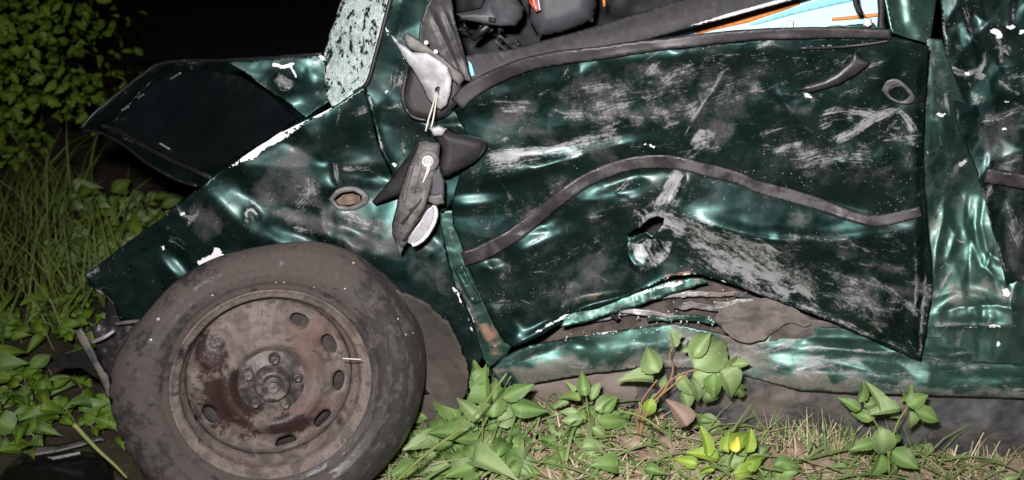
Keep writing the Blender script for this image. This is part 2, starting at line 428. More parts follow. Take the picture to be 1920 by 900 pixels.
M['alu'] = rough_mat('pale_cast_metal', (0.30, 0.295, 0.315), (0.50, 0.495, 0.52), 40, 0.5, (0.17, 0.155, 0.155), 0.3, 0.3, 0.15, 0.5)
M['white'] = rough_mat('white_plastic', (0.62, 0.62, 0.63), (0.74, 0.74, 0.75), 30, 0.45, (0.34, 0.31, 0.29), 0.12, 0.1)
M['steel'] = rough_mat('bare_grey_metal', (0.30, 0.29, 0.30), (0.46, 0.45, 0.46), 40, 0.5, (0.16, 0.12, 0.10), 0.35, 0.4, 0.3)
M['mud'] = rough_mat('dried_mud_liner', (0.15, 0.118, 0.105), (0.21, 0.172, 0.155), 14, 0.9, (0.08, 0.062, 0.055), 0.25, 0.5)
M['cloth'] = rough_mat('muddy_cloth', (0.10, 0.082, 0.076), (0.18, 0.15, 0.138), 40, 0.9, (0.05, 0.04, 0.037), 0.35, 0.5)
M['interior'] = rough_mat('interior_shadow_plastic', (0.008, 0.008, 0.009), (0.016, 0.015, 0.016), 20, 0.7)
M['hoodin'] = rough_mat('hood_underside', (0.006, 0.009, 0.011), (0.010, 0.014, 0.016), 12, 0.45, (0.035, 0.032, 0.034), 0.12, 0.15, 0.2)

def tyre_mat():
    t = NT('dusty_tyre_rubber'); p = t.pos(); a = t.noise(p, 13, 6, 0.65, 0.4); b = t.noise(p, 120, 5, 0.7); c = t.noise(p, 5, 4, 0.6, 0.8); g = t.noise(p, 45, 5, 0.7)
    dust = t.mix(b, (0.038, 0.030, 0.027), (0.094, 0.075, 0.069)); dark = t.mix(b, (0.018, 0.016, 0.017), (0.05, 0.045, 0.047))
    f = t.step(t.math('ADD', c, t.math('MULTIPLY', t.math('SUBTRACT', g, 0.5), 0.9)), 0.34, 0.52)
    col = t.mix(f, dark, dust)
    grey = t.step(t.math('ADD', a, t.math('MULTIPLY', t.math('SUBTRACT', b, 0.5), 0.6)), 0.62, 0.78); col = t.mix(t.math('MULTIPLY', grey, 0.3), col, (0.14, 0.128, 0.13))
    ob = t.obj(); s3 = t.n('SeparateXYZ'); t.t.links.new(ob, s3.inputs[0]); an = t.math('ARCTAN2', s3.outputs[1], s3.outputs[0]); rd = t.math('SQRT', t.math('ADD', t.math('MULTIPLY', s3.outputs[0], s3.outputs[0]), t.math('MULTIPLY', s3.outputs[1], s3.outputs[1])))
    cv = t.n('CombineXYZ'); t.put(cv.inputs[0], t.math('MULTIPLY', an, 2.2)); t.put(cv.inputs[1], t.math('MULTIPLY', rd, 34.0)); st = t.noise(cv.outputs[0], 2.2, 5, 0.65, 0.5)
    wet = t.math('ADD', t.math('MULTIPLY', t.step(t.math('COSINE', t.math('ADD', an, 0.25)), -0.2, 0.9), 0.62), t.math('MULTIPLY', t.math('SUBTRACT', st, 0.5), 2.0)); wet = t.step(t.math('ADD', wet, t.math('MULTIPLY', t.math('SUBTRACT', g, 0.5), 0.9)), 0.38, 0.62)
    col = t.mix(t.math('MULTIPLY', wet, 0.85), col, t.mix(b, (0.014, 0.013, 0.014), (0.045, 0.041, 0.043)))
    vo = t.n('TexVoronoi'); t.t.links.new(p, vo.inputs['Vector']); vo.inputs['Scale'].default_value = 75
    r = t.n('SeparateColor'); t.t.links.new(vo.outputs['Color'], r.inputs[0])
    k = t.math('MULTIPLY', t.math('LESS_THAN', vo.outputs['Distance'], t.math('MULTIPLY', t.math('POWER', r.outputs[0], 4), 0.22)), t.math('LESS_THAN', r.outputs[1], 0.3))
    col = t.mix(k, col, (0.4, 0.38, 0.36))
    t.bump(t.math('ADD', t.math('MULTIPLY', a, 0.6), t.math('MULTIPLY', b, 0.4)), 0.5, 0.003)
    return t.set(Base_Color=col, Roughness=t.mixf(t.math('MULTIPLY', f, t.math('SUBTRACT', 1.0, wet)), 0.42, 0.92), Specular_IOR_Level=0.45)
def rim_mat():
    t = NT('muddy_rusty_steel_rim'); p = t.obj(); a = t.noise(p, 26, 6, 0.68, 0.3); b = t.noise(p, 150, 4, 0.7); c = t.noise(p, 11, 5, 0.65, 0.6)
    dust = t.mix(t.step(t.math('ADD', t.math('MULTIPLY', a, .6), t.math('MULTIPLY', c, .4)), 0.36, 0.62), (0.075, 0.057, 0.051), (0.275, 0.218, 0.20)); dust = t.mix(t.math('MULTIPLY', b, 0.5), dust, (0.075, 0.062, 0.058))
    rust = t.mix(b, (0.075, 0.032, 0.022), (0.15, 0.075, 0.058)); wet = t.mix(b, (0.020, 0.012, 0.011), (0.045, 0.026, 0.023))
    s = t.n('SeparateXYZ'); t.t.links.new(p, s.inputs[0]); x, y = s.outputs[0], s.outputs[1]
    # spilled oil: dark patch low and behind the hub
    def blob(cx, cy, rx, ry):
        u = t.math('DIVIDE', t.math('SUBTRACT', x, cx), rx); v = t.math('DIVIDE', t.math('SUBTRACT', y, cy), ry)
        return t.math('SUBTRACT', 1.0, t.math('SQRT', t.math('ADD', t.math('MULTIPLY', u, u), t.math('MULTIPLY', v, v))))
    w1 = t.math('MAXIMUM', blob(-0.085, -0.03, 0.10, 0.075), blob(0.02, -0.09, 0.10, 0.035)); w1 = t.math('MAXIMUM', w1, blob(-0.11, 0.07, 0.05, 0.05))
    wM = t.step(t.math('ADD', w1, t.math('MULTIPLY', t.math('ADD', t.math('SUBTRACT', c, 0.5), t.math('MULTIPLY', t.math('SUBTRACT', a, 0.5), 0.8)), 2.6)), 0.12, 0.55)
    r1 = t.math('MAXIMUM', blob(0.075, 0.055, 0.09, 0.11), blob(0.06, -0.06, 0.10, 0.05))
    rM = t.math('MULTIPLY', t.step(t.math('ADD', r1, t.math('MULTIPLY', t.math('SUBTRACT', a, 0.5), 2.4)), 0.2, 0.75), 0.5)
    dk = t.step(t.math('ADD', c, t.math('MULTIPLY', t.math('SUBTRACT', a, 0.5), 0.9)), 0.52, 0.62)
    col = t.mix(rM, dust, rust); col = t.mix(t.math('MULTIPLY', dk, 0.7), col, (0.035, 0.03, 0.03)); col = t.mix(wM, col, wet)
    t.bump(t.math('ADD', t.math('MULTIPLY', a, 0.6), t.math('MULTIPLY', b, 0.5)), 0.8, 0.004)
    return t.set(Base_Color=col, Roughness=t.mixf(wM, 0.85, 0.35), Specular_IOR_Level=0.4)
M['tyre'] = tyre_mat(); M['rim'] = rim_mat()
def glass_mat():
    t = NT('shattered_laminated_glass'); p = t.pos()
    v = t.n('TexVoronoi', feature='DISTANCE_TO_EDGE'); t.t.links.new(p, v.inputs['Vector']); v.inputs['Scale'].default_value = 210
    v2 = t.n('TexVoronoi', feature='F1'); t.t.links.new(p, v2.inputs['Vector']); v2.inputs['Scale'].default_value = 210
    r = t.n('SeparateColor'); t.t.links.new(v2.outputs['Color'], r.inputs[0])
    mp = t.n('Mapping'); t.t.links.new(p, mp.inputs[0]); mp.inputs['Rotation'].default_value = (0, math.radians(-20), 0); mp.inputs['Scale'].default_value = (1.0, 1.0, 0.62); n = t.noise(mp.outputs[0], 42, 5, 0.7, 0.6); n4 = t.noise(mp.outputs[0], 150, 4, 0.75); n2 = t.noise(p, 9, 3, 0.6)
    n3 = t.noise(p, 90, 4, 0.7); hole = t.step(t.math('ADD', n, t.math('MULTIPLY', t.math('SUBTRACT', n3, 0.5), 0.6)), 0.53, 0.60)
    crack = t.step(v.outputs['Distance'], 0.0, 0.16)
    body = t.mix(t.step(t.math('ADD', t.math('MULTIPLY', n3, .5), t.math('MULTIPLY', n4, .5)), 0.3, 0.68), (0.16, 0.27, 0.24), (0.80, 0.88, 0.86)); body = t.mix(t.math('MULTIPLY', t.step(n2, 0.45, 0.65), 0.5), body, (0.72, 0.76, 0.76))
    col = t.mix(t.math('ADD', t.math('MULTIPLY', crack, 0.5), 0.5), (0.25, 0.34, 0.32), body); col = t.mix(hole, col, (0.012, 0.022, 0.020))
    t.bump(t.math('ADD', t.math('MULTIPLY', crack, .4), n4), 0.5, 0.003)
    return t.set(Base_Color=col, Roughness=0.3, Specular_IOR_Level=0.6)
M['glass'] = glass_mat()
def plain(name, c, rough=0.6, metal=0.0, em=None):
    t = NT(name); p = t.pos(); a = t.noise(p, 40, 4, 0.6)
    return t.set(Base_Color=t.mix(a, tuple(q * 0.8 for q in c), tuple(min(1, q * 1.15) for q in c)), Roughness=rough, Metallic=metal)
M['wire_w'] = plain('white_wire', (0.55, 0.52, 0.48)); M['wire_r'] = plain('red_wire', (0.55, 0.06, 0.04)); M['wire_p'] = plain('purple_wire', (0.25, 0.08, 0.30)); M['wire_o'] = plain('orange_wire', (0.6, 0.22, 0.05))
M['blue'] = plain('pale_blue_board', (0.26, 0.62, 0.80), 0.5); M['paleblue'] = plain('bluish_white_board', (0.52, 0.76, 0.86), 0.5); M['orange'] = plain('orange_stripe_board', (0.72, 0.24, 0.05), 0.5)
M['glassbit'] = plain('pale_glass_crumb', (0.42, 0.46, 0.45), 0.25)

# ------------------------------------------------------------------ ground
def soil_mat():
    t = NT('leaf_litter_soil'); p = t.pos(); a = t.noise(p, 9, 8, 0.7, 0.4); b = t.noise(p, 75, 5, 0.7); c = t.noise(p, 2.2, 3, 0.6)
    col = t.mix(t.step(a, 0.3, 0.7), (0.028, 0.019, 0.013), (0.085, 0.062, 0.046)); col = t.mix(t.step(b, 0.5, 0.8), col, (0.11, 0.085, 0.065))
    col = t.mix(t.math('MULTIPLY', t.step(c, 0.45, 0.7), 0.5), col, (0.035, 0.05, 0.018))
    t.bump(t.math('ADD', a, t.math('MULTIPLY', b, 0.5)), 0.8, 0.012)
    return t.set(Base_Color=col, Roughness=0.95, Specular_IOR_Level=0.2)
M['soil'] = soil_mat()
gs = np.concatenate([-np.geomspace(3, 120, 22)[::-1], np.linspace(-2.9, 2.9, 117), np.geomspace(3, 120, 22)])
GX, GY = np.meshgrid(gs, gs + 0.6); nG = len(gs)
GZ = ground_z(GX, GY) + 0.012 * fbm(GX * 5, GY * 5, 4, 2) * np.exp(-(GX ** 2 + GY ** 2) / 40)
gv = np.stack([GX, GY, GZ], -1).reshape(-1, 3)
gf = [(r * nG + c, r * nG + c + 1, (r + 1) * nG + c + 1, (r + 1) * nG + c) for r in range(nG - 1) for c in range(nG - 1)]
tag(mesh_obj('ground', gv, gf, M['soil']), None, kind='structure')

# ------------------------------------------------------------------ the wrecked car
car = empty('wrecked_car', (0.0, 0.5, 0.05))
tag(car, 'crushed dark green car with torn door panels and flat muddy front wheel', 'car')

# --- front fender
fender_poly = [(158, 516), (230, 462), (300, 412), (360, 363), (415, 321), (470, 284), (525, 250), (578, 224), (626, 200), (683, 162), (694, 200), (706, 262), (738, 338), (775, 372), (822, 405), (838, 470), (852, 535), (882, 590), (905, 668), (880, 720), (800, 740), (560, 700), (420, 640), (262, 602), (224, 600), (214, 574), (200, 556), (178, 548)]
fender_base = line_base([(160, 515, 0.07), (415, 321, 0.055), (620, 200, 0.085), (683, 165, 0.10), (500, 470, 0.075), (300, 500, 0.075), (740, 345, 0.11), (840, 480, 0.075), (890, 640, 0.09), (650, 420, 0.065), (500, 600, 0.08), (250, 600, 0.09)])
fender_f = [
    F_tilt(438, 378, 84, 36, 55, -.24, .50), F_tilt(548, 452, 70, 24, 14, -.22, .44), F_tilt(330, 500, 36, 20, 62, -.30, .50), F_tilt(676, 342, 56, 24, -6, -.2, .50), F_tilt(655, 446, 60, 22, 22, -.2, .42), F_tilt(800, 450, 40, 22, 50, -.1, .4), F_dent(560, 390, 85, 32, 20, -10), F_dent(540, 310, 80, 50, -25, -9),
    F_fold([(598, 385), (606, 430), (622, 462)], 12, 5), F_dent(670, 290, 50, 46, 0, -10), F_step([(620, 300), (630, 340), (640, 356)], 5, 4, 34),
    F_fold([(462, 425), (461, 398), (471, 391), (483, 404), (490, 420)], 5, 6), F_dent(290, 450, 60, 26, -30, -6), F_ridge([(640, 200), (600, 260), (590, 320)], 28, 6), F_fold([(340, 400), (400, 430), (440, 470)], 12, 4),
    F_dent(652, 371, 34, 18, -8, -8), F_fbm(130, 2.5, 3), F_facets(150, 150, 910, 740, 80, 52, 3.6, 8), F_facets(150, 150, 910, 740, 34, 24, 0.7, 9), F_fbm(14, 0.08, 4)]
fender_d = depth(fender_base, fender_f)
fender_paint = [
    ('chip', 1.0, 3.5, [(418, 324), (470, 286), (520, 254), (560, 233), (580, 224)]), ('chip', 1.0, 5.5, [(462, 298), (500, 272), (545, 248), (572, 230)]),
    ('chip', 0.9, 4.5, [(585, 219), (612, 206), (624, 200)]), ('chip', 1.0, 9, [(373, 502), (392, 486), (414, 466)]), ('chip', .8, 3, [(400, 488), (425, 478)]), ('chip', 1.0, 7, [(303, 458), (309, 470)]),
    ('chip', .8, 4, [(337, 402), (346, 398)]), ('chip', .7, 3, [(632, 468), (648, 470)]), ('chip', 0.9, 5, [(640, 468), (650, 472)]), ('scuff', .9, 5, [(332, 388), (345, 402), (360, 408), (352, 425)]), ('scuff', .8, 4, [(375, 396), (350, 426)]), ('scuff', 0.7, 12, [(310, 445), (330, 455), (350, 468)]),
    ('scuff', 1.0, 6, [(160, 518), (176, 508), (186, 500)]), ('scuff', 1.0, 7, [(180, 545), (205, 562), (216, 590)]), ('scuff', 1, 3, [(462, 420), (462, 396), (472, 391), (484, 404)]),
    ('scuff', .6, 18, [(585, 330), (580, 360), (555, 395)]), ('scuff', .7, 4, [(640, 316), (690, 318), (715, 336)]), ('scuff', 0.75, 5, [(626, 300), (632, 335), (640, 350)]),
    ('dirt', 0.65, None, [(470, 350), (510, 290), (580, 260), (600, 330), (590, 390), (540, 395), (500, 385)], 18), ('dirt', .75, None, [(500, 398), (560, 408), (620, 424), (590, 434), (520, 415)], 8),
    ('dirt', .6, None, [(360, 390), (400, 385), (420, 430), (390, 460), (365, 440)], 10), ('dirt', .55, None, [(590, 390), (700, 395), (800, 440), (850, 560), (700, 480), (600, 430)], 20),
    ('scuff', .55, 10, [(660, 215), (690, 205)]), ('scuff', .45, 20, [(640, 410), (700, 425), (760, 440)]), ('chip', .7, 3, [(845, 536), (858, 548), (874, 590), (890, 630)])]
fender_paint += scrapes(34, [(260, 470), (420, 340), (560, 250), (680, 190), (700, 330), (820, 420), (840, 520), (640, 450), (420, 470)], -30, 30, (20, 90), (2, 8), (.3, .6), 21)
fender = panel('front_fender', fender_poly, fender_d, M['paint'], car, 5, fender_paint, 0.003, holes=[[(626, 372), (640, 362), (662, 360), (676, 366), (676, 378), (655, 385), (636, 383)]], rag=1.5, base_paint={'dirt': 0.05, 'speck': 0.35, 'scuff': 0.08})
# turn signal opening
ring_poly = band_poly([(622, 374), (636, 360), (664, 356), (683, 364), (684, 378), (660, 388), (634, 386), (622, 374)], 8)
sig = panel('turn_signal_socket', [(616, 374), (634, 354), (664, 349), (688, 362), (690, 380), (662, 394), (630, 392)], lambda x, y: fender_d(x, y) - 0.003, M['dusty'], car, 4, thick=0.004, holes=[[(625, 374), (640, 362), (664, 358), (679, 367), (678, 379), (656, 387), (634, 385)]], dome=(4, 3), curve=True)
panel('socket_back', [(620, 374), (640, 358), (666, 356), (684, 366), (682, 380), (655, 388), (632, 386)], lambda x, y: fender_d(x, y) * 0 + 0.125 + 0 * x, rough_mat('tan_inner_foam', (0.075, 0.055, 0.045), (0.21, 0.15, 0.115), 60, 0.9), sig, 5, thick=0.004)

# --- cowl / A-pillar sheet with crease
ap_poly = [(742, -60), (728, 20), (702, 108), (684, 164), (700, 215), (714, 276), (742, 336), (785, 372), (830, 400), (885, 340), (905, 300), (892, 220), (870, 150), (838, 60), (812, 10), (835, -60)]
ap_d = depth(line_base([(740, -40, 0.12), (835, -40, 0.14), (684, 165, 0.115), (740, 336, 0.105), (840, 390, 0.09), (890, 240, 0.10), (800, 100, 0.115), (760, 250, 0.11)]),
    [F_fold([(684, 166), (692, 205), (706, 260), (726, 310), (742, 338)], 16, 13), F_dent(790, 290, 60, 60, 0, -12), F_dent(740, 110, 30, 90, 15, -6), F_ridge([(765, 215), (800, 240), (860, 235), (888, 255)], 12, 9), F_fbm(120, 3, 12), F_facets(670, -60, 910, 410, 50, 60, 2.4, 12), F_fbm(20, 0.12, 5)])
panel('a_pillar', ap_poly, ap_d, M['paint'], car, 5, [
    ('scuff', .75, 6, [(686, 175), (696, 220), (712, 280), (730, 325)]), ('dirt', .3, 10, [(692, 210), (706, 262), (730, 330)]), ('scuff', .6, 4, [(755, 260), (757, 290)]), ('chip', .8, 2.6, [(857, 207), (872, 222), (884, 243)]), ('chip', .8, 4, [(735, 300), (742, 312)]),
    ('chip', 0.7, 3, [(724, 50), (729, 70)]), ('chip', .7, 4, [(722, 172), (730, 174)]), ('scuff', .35, 30, [(780, 30), (760, 100), (750, 180)]), ('scuff', .5, 5, [(700, 205), (760, 195)]),
    ('dirt', .35, None, [(800, 220), (890, 220), (900, 300), (830, 380), (800, 330)], 20)], base_paint={'speck': 0.3, 'dirt': -0.05})

# --- windshield
ws_poly = [(672, -60), (748, -60), (728, 10), (702, 108), (686, 158), (664, 172), (645, 190), (622, 198), (612, 180), (608, 148), (606, 112), (616, 70), (632, 22), (645, -10)]
ws_d = depth(line_base([(740, -50, 0.125), (685, 155, 0.118), (610, 110, 0.20), (640, -50, 0.22), (615, 195, 0.13), (660, 60, 0.16)]), [F_fbm(30, 4, 2), F_crump(26, 1.6, 6)])
panel('windshield', ws_poly, ws_d, M['glass'], car, 5, thick=0.006, rag=3)
tube('windshield_edge_trim', [P(x, y, yy) for x, y, yy in [(742, -40, .112), (728, 14, .108), (703, 108, .104), (688, 156, .102), (664, 174, .11)]], 0.004, M['blackplastic'], car)

# --- hood, folded up, its underside to the camera
hood_base = line_base([(150, 242, 0.62), (290, 128, 0.66), (420, 112, 0.50), (600, 98, 0.36), (610, 195, 0.19), (575, 226, 0.15), (415, 325, 0.13), (380, 348, 0.22), (270, 295, 0.42), (340, 220, 0.46)])
hood_poly = [(146, 240), (170, 214), (215, 175), (262, 138), (290, 118), (330, 110), (415, 108), (500, 104), (606, 96), (612, 130), (616, 192), (590, 212), (572, 226), (520, 262), (450, 306), (405, 345), (372, 350), (330, 335), (270, 300), (230, 268), (190, 248)]
hood_d = depth(hood_base, [F_step([(425, 112), (470, 145), (520, 185), (572, 224)], 5, -10, 120), F_dent(530, 160, 50, 22, 25, 20), F_ridge([(470, 170), (540, 200), (600, 196)], 18, 10), F_fold([(150, 243), (200, 240), (260, 270), (330, 305), (395, 330)], 9, 14), F_fold([(160, 238), (215, 182), (270, 140), (310, 120), (400, 116)], 8, 12), F_dent(360, 215, 120, 60, 20, -26), F_crump(60, 3, 21), F_fbm(25, 1.2, 3)])
hood = panel('hood', hood_poly, lambda x, y: hood_d(x, y) + 0.02, M['hoodin'], car, 6, [], 0.004, rag=1.5)
hood_hole = [(312, 134), (400, 130), (448, 142), (500, 172), (556, 224), (500, 262), (424, 304), (372, 318), (300, 282), (206, 238), (240, 196), (280, 156)]
panel('hood_frame', hood_poly, lambda x, y: hood_d(x, y) - 0.004 * ridged(x / 40, y / 40, 2, 3), M['paint'], hood, 4, [('dirt', .5, 6, [(160, 240), (215, 182), (270, 140), (310, 120), (400, 116)]), ('scuff', .7, 3, [(190, 238), (260, 270), (330, 305), (395, 330)]), ('scuff', .6, 3, [(152, 240), (225, 170), (290, 122), (420, 112)])] + scrapes(26, hood_poly, -40, 40, (10, 40), (2, 4), (.4, .8), 31), 0.005, holes=[hood_hole], rag=2)
# outer skin, bent over the cowl
skin_poly = [(424, 116), (500, 110), (560, 106), (608, 103), (612, 140), (616, 192), (596, 205), (574, 222), (540, 194), (500, 166), (462, 138)]
skin_d = depth(line_base([(424, 116, .165), (608, 103, .190), (612, 192, .158), (574, 222, .138), (500, 166, .155), (540, 140, .170)]), [F_dent(540, 165, 26, 16, 20, 12), F_fold([(510, 140), (530, 160), (556, 168)], 9, 6), F_dent(590, 150, 24, 24, 0, -8), F_fbm(40, 2.5, 5)])
panel('hood_skin', skin_poly, skin_d, M['paint'], hood, 4, [
    ('chip', 1, 3.5, [(508, 120), (530, 124), (545, 124), (552, 119)]), ('chip', .9, 3, [(545, 124), (552, 138), (556, 148)]), ('scuff', .9, 12, [(515, 140), (530, 155), (550, 165)]), ('scuff', .8, 5, [(518, 150), (530, 168), (545, 168)]), ('chip', .7, 4, [(496, 135), (500, 138)]), ('scuff', .7, 5, [(590, 172), (598, 176)]),
    ('dirt', .8, 5, [(424, 113), (500, 108), (608, 102)]), ('rust', .5, 3, [(430, 113), (520, 106), (608, 101)]), ('chip', .9, 4, [(598, 104), (611, 112)]), ('scuff', .9, 3, [(470, 145), (520, 182), (570, 222)])], base_paint={'speck': 0.2})
tube('hood_edge', [P(x, y, float(hood_d(np.array([x * 1.]), np.array([y * 1.]))[0]) - 0.006) for x, y in [(152, 240), (178, 211), (225, 172), (270, 138), (296, 121), (340, 114), (420, 113), (510, 108), (604, 101)]], 0.0035, M['blackplastic'], hood)
tube('hood_seam', [P(x, y, float(hood_d(np.array([x * 1.]), np.array([y * 1.]))[0]) - 0.006) for x, y in [(190, 236), (215, 242), (260, 268), (320, 300), (395, 333)]], 0.005, M['blackplastic'], hood)
tube('hood_lower_edge', [P(x, y, float(hood_d(np.array([x * 1.]), np.array([y * 1.]))[0]) - 0.004) for x, y in [(154, 244), (190, 250), (232, 272), (275, 305), (330, 336), (368, 348)]], 0.0035, M['blackplastic'], hood)
for (ax, ay, bx, by) in [(318, 148, 340, 137), (258, 184, 270, 176), (228, 208, 242, 200), (298, 268, 320, 281)]:
    yy = float(hood_d(np.array([(ax + bx) / 2]), np.array([(ay + by) / 2]))[0]) - 0.006
    panel('hood_slot', band_poly([(ax, ay), ((ax + bx) / 2, (ay + by) / 2), (bx, by)], 4), lambda x, y, yy=yy: yy + 0 * x, M['under'], hood, 3, thick=0.003, rag=2)

# --- front door
door_poly = [(850, 205), (885, 182), (950, 150), (1060, 112), (1180, 98), (1300, 88), (1440, 74), (1560, 72), (1670, 70), (1706, 76), (1742, 88), (1740, 130), (1734, 190), (1730, 300), (1736, 400), (1746, 470), (1748, 540), (1738, 620), (1728, 678), (1700, 668), (1640, 640), (1560, 604), (1500, 580), (1430, 556), (1370, 532), (1310, 514), (1262, 518), (1200, 545), (1120, 580), (1050, 608), (990, 640), (962, 652), (944, 640), (920, 600), (898, 548), (880, 505), (868, 468), (850, 425), (846, 380), (862, 330), (880, 285), (870, 240)]
door_base = line_base([(860, 200, 0.07), (1060, 115, 0.01), (1300, 90, -0.01), (1700, 78, -0.025), (1735, 200, 0.0), (1735, 400, 0.015), (1740, 600, 0.03), (1725, 675, 0.022), (1500, 560, 0.045), (1310, 500, 0.055), (960, 645, 0.095), (880, 490, 0.085), (860, 340, 0.085), (1100, 300, 0.06), (1400, 250, 0.035), (1100, 500, 0.085), (1550, 400, 0.035)])
door_f = [
    F_tilt(1020, 292, 150, 26, -14, 0, .50), F_tilt(890, 372, 46, 18, -14, -.1, .5), F_dent(1010, 205, 150, 40, -10, -9), F_tilt(990, 156, 110, 20, -20, 0, .42),
    F_tilt(1008, 440, 66, 22, -37, 0, .60), F_tilt(928, 494, 26, 16, -10, -.1, .58), F_tilt(1180, 345, 70, 18, -18, .05, .40), F_dent(1090, 490, 90, 45, -20, -11),
    F_fold([(960, 652), (1010, 622), (1060, 590), (1110, 570), (1180, 555), (1260, 530), (1310, 520)], 14, 17), F_tilt(1005, 620, 62, 15, -31, 0, .60), F_tilt(1100, 566, 60, 18, -18, 0, .58), F_tilt(960, 610, 24, 20, 40, -.1, .5), F_step([(1040, 600), (1050, 565), (1060, 525), (1090, 505)], 8, -4.5, 24), F_step([(920, 560), (950, 600), (975, 630)], 9, 4, 22),
    F_fold([(905, 480), (930, 520), (960, 560), (1000, 600)], 12, 6), F_dent(945, 590, 26, 40, 30, 9),
    F_step([(1240, 400), (1330, 440), (1450, 500), (1600, 585), (1720, 650)], 30, -10, 120), F_ridge([(1250, 400), (1330, 422), (1420, 448), (1560, 466)], 22, 7), F_step([(1290, 320), (1270, 370), (1245, 405)], 6, -6, 50),
    F_fold([(1290, 318), (1272, 360), (1246, 402)], 9, 6), F_fold([(1246, 400), (1330, 424), (1440, 450), (1560, 456), (1650, 446), (1728, 430)], 34, 17), F_fold([(870, 352), (1000, 318), (1160, 272), (1250, 262)], 34, 13), F_fold([(925, 530), (1060, 448), (1170, 380), (1270, 338)], 36, 13), F_fold([(1180, 560), (1215, 480), (1246, 402)], 30, 12), F_fold([(1430, 100), (1470, 200), (1600, 300), (1728, 330)], 34, 11), F_fold([(1560, 470), (1600, 540), (1700, 640)], 30, 9), F_dent(1520, 372, 170, 22, 12, -9), F_fold([(1060, 130), (1110, 180), (1130, 250)], 18, 8), F_fold([(1376, 124), (1340, 170), (1290, 240)], 10, 4), F_fold([(1440, 150), (1500, 230), (1560, 300), (1640, 330)], 16, 9), 
    F_fold([(1180, 440), (1178, 480), (1200, 512)], 9, 10), F_dent(1240, 470, 40, 24, 0, -9),
    F_ridge([(1060, 118), (1200, 112), (1400, 95), (1600, 90)], 16, 6), F_dent(1390, 160, 130, 40, -15, -8), F_dent(1680, 180, 40, 24, 20, -9), F_dent(1640, 225, 70, 20, -20, 6),
    F_step([(1728, 90), (1722, 300), (1728, 480), (1722, 670)], 6, 6, 26), F_ridge([(1400, 430), (1560, 445), (1730, 425)], 9, 3), F_fold([(1560, 492), (1730, 500)], 6, 2), F_dent(1600, 530, 90, 50, 10, -8), F_dent(1660, 610, 60, 26, 20, 9),
    F_fbm(190, 6.0, 31), F_facets(840, 60, 1760, 690, 105, 62, 4.2, 5), F_facets(840, 60, 1760, 690, 40, 26, 0.8, 6), F_fbm(12, 0.08, 4)]
door_d = depth(door_base, door_f)
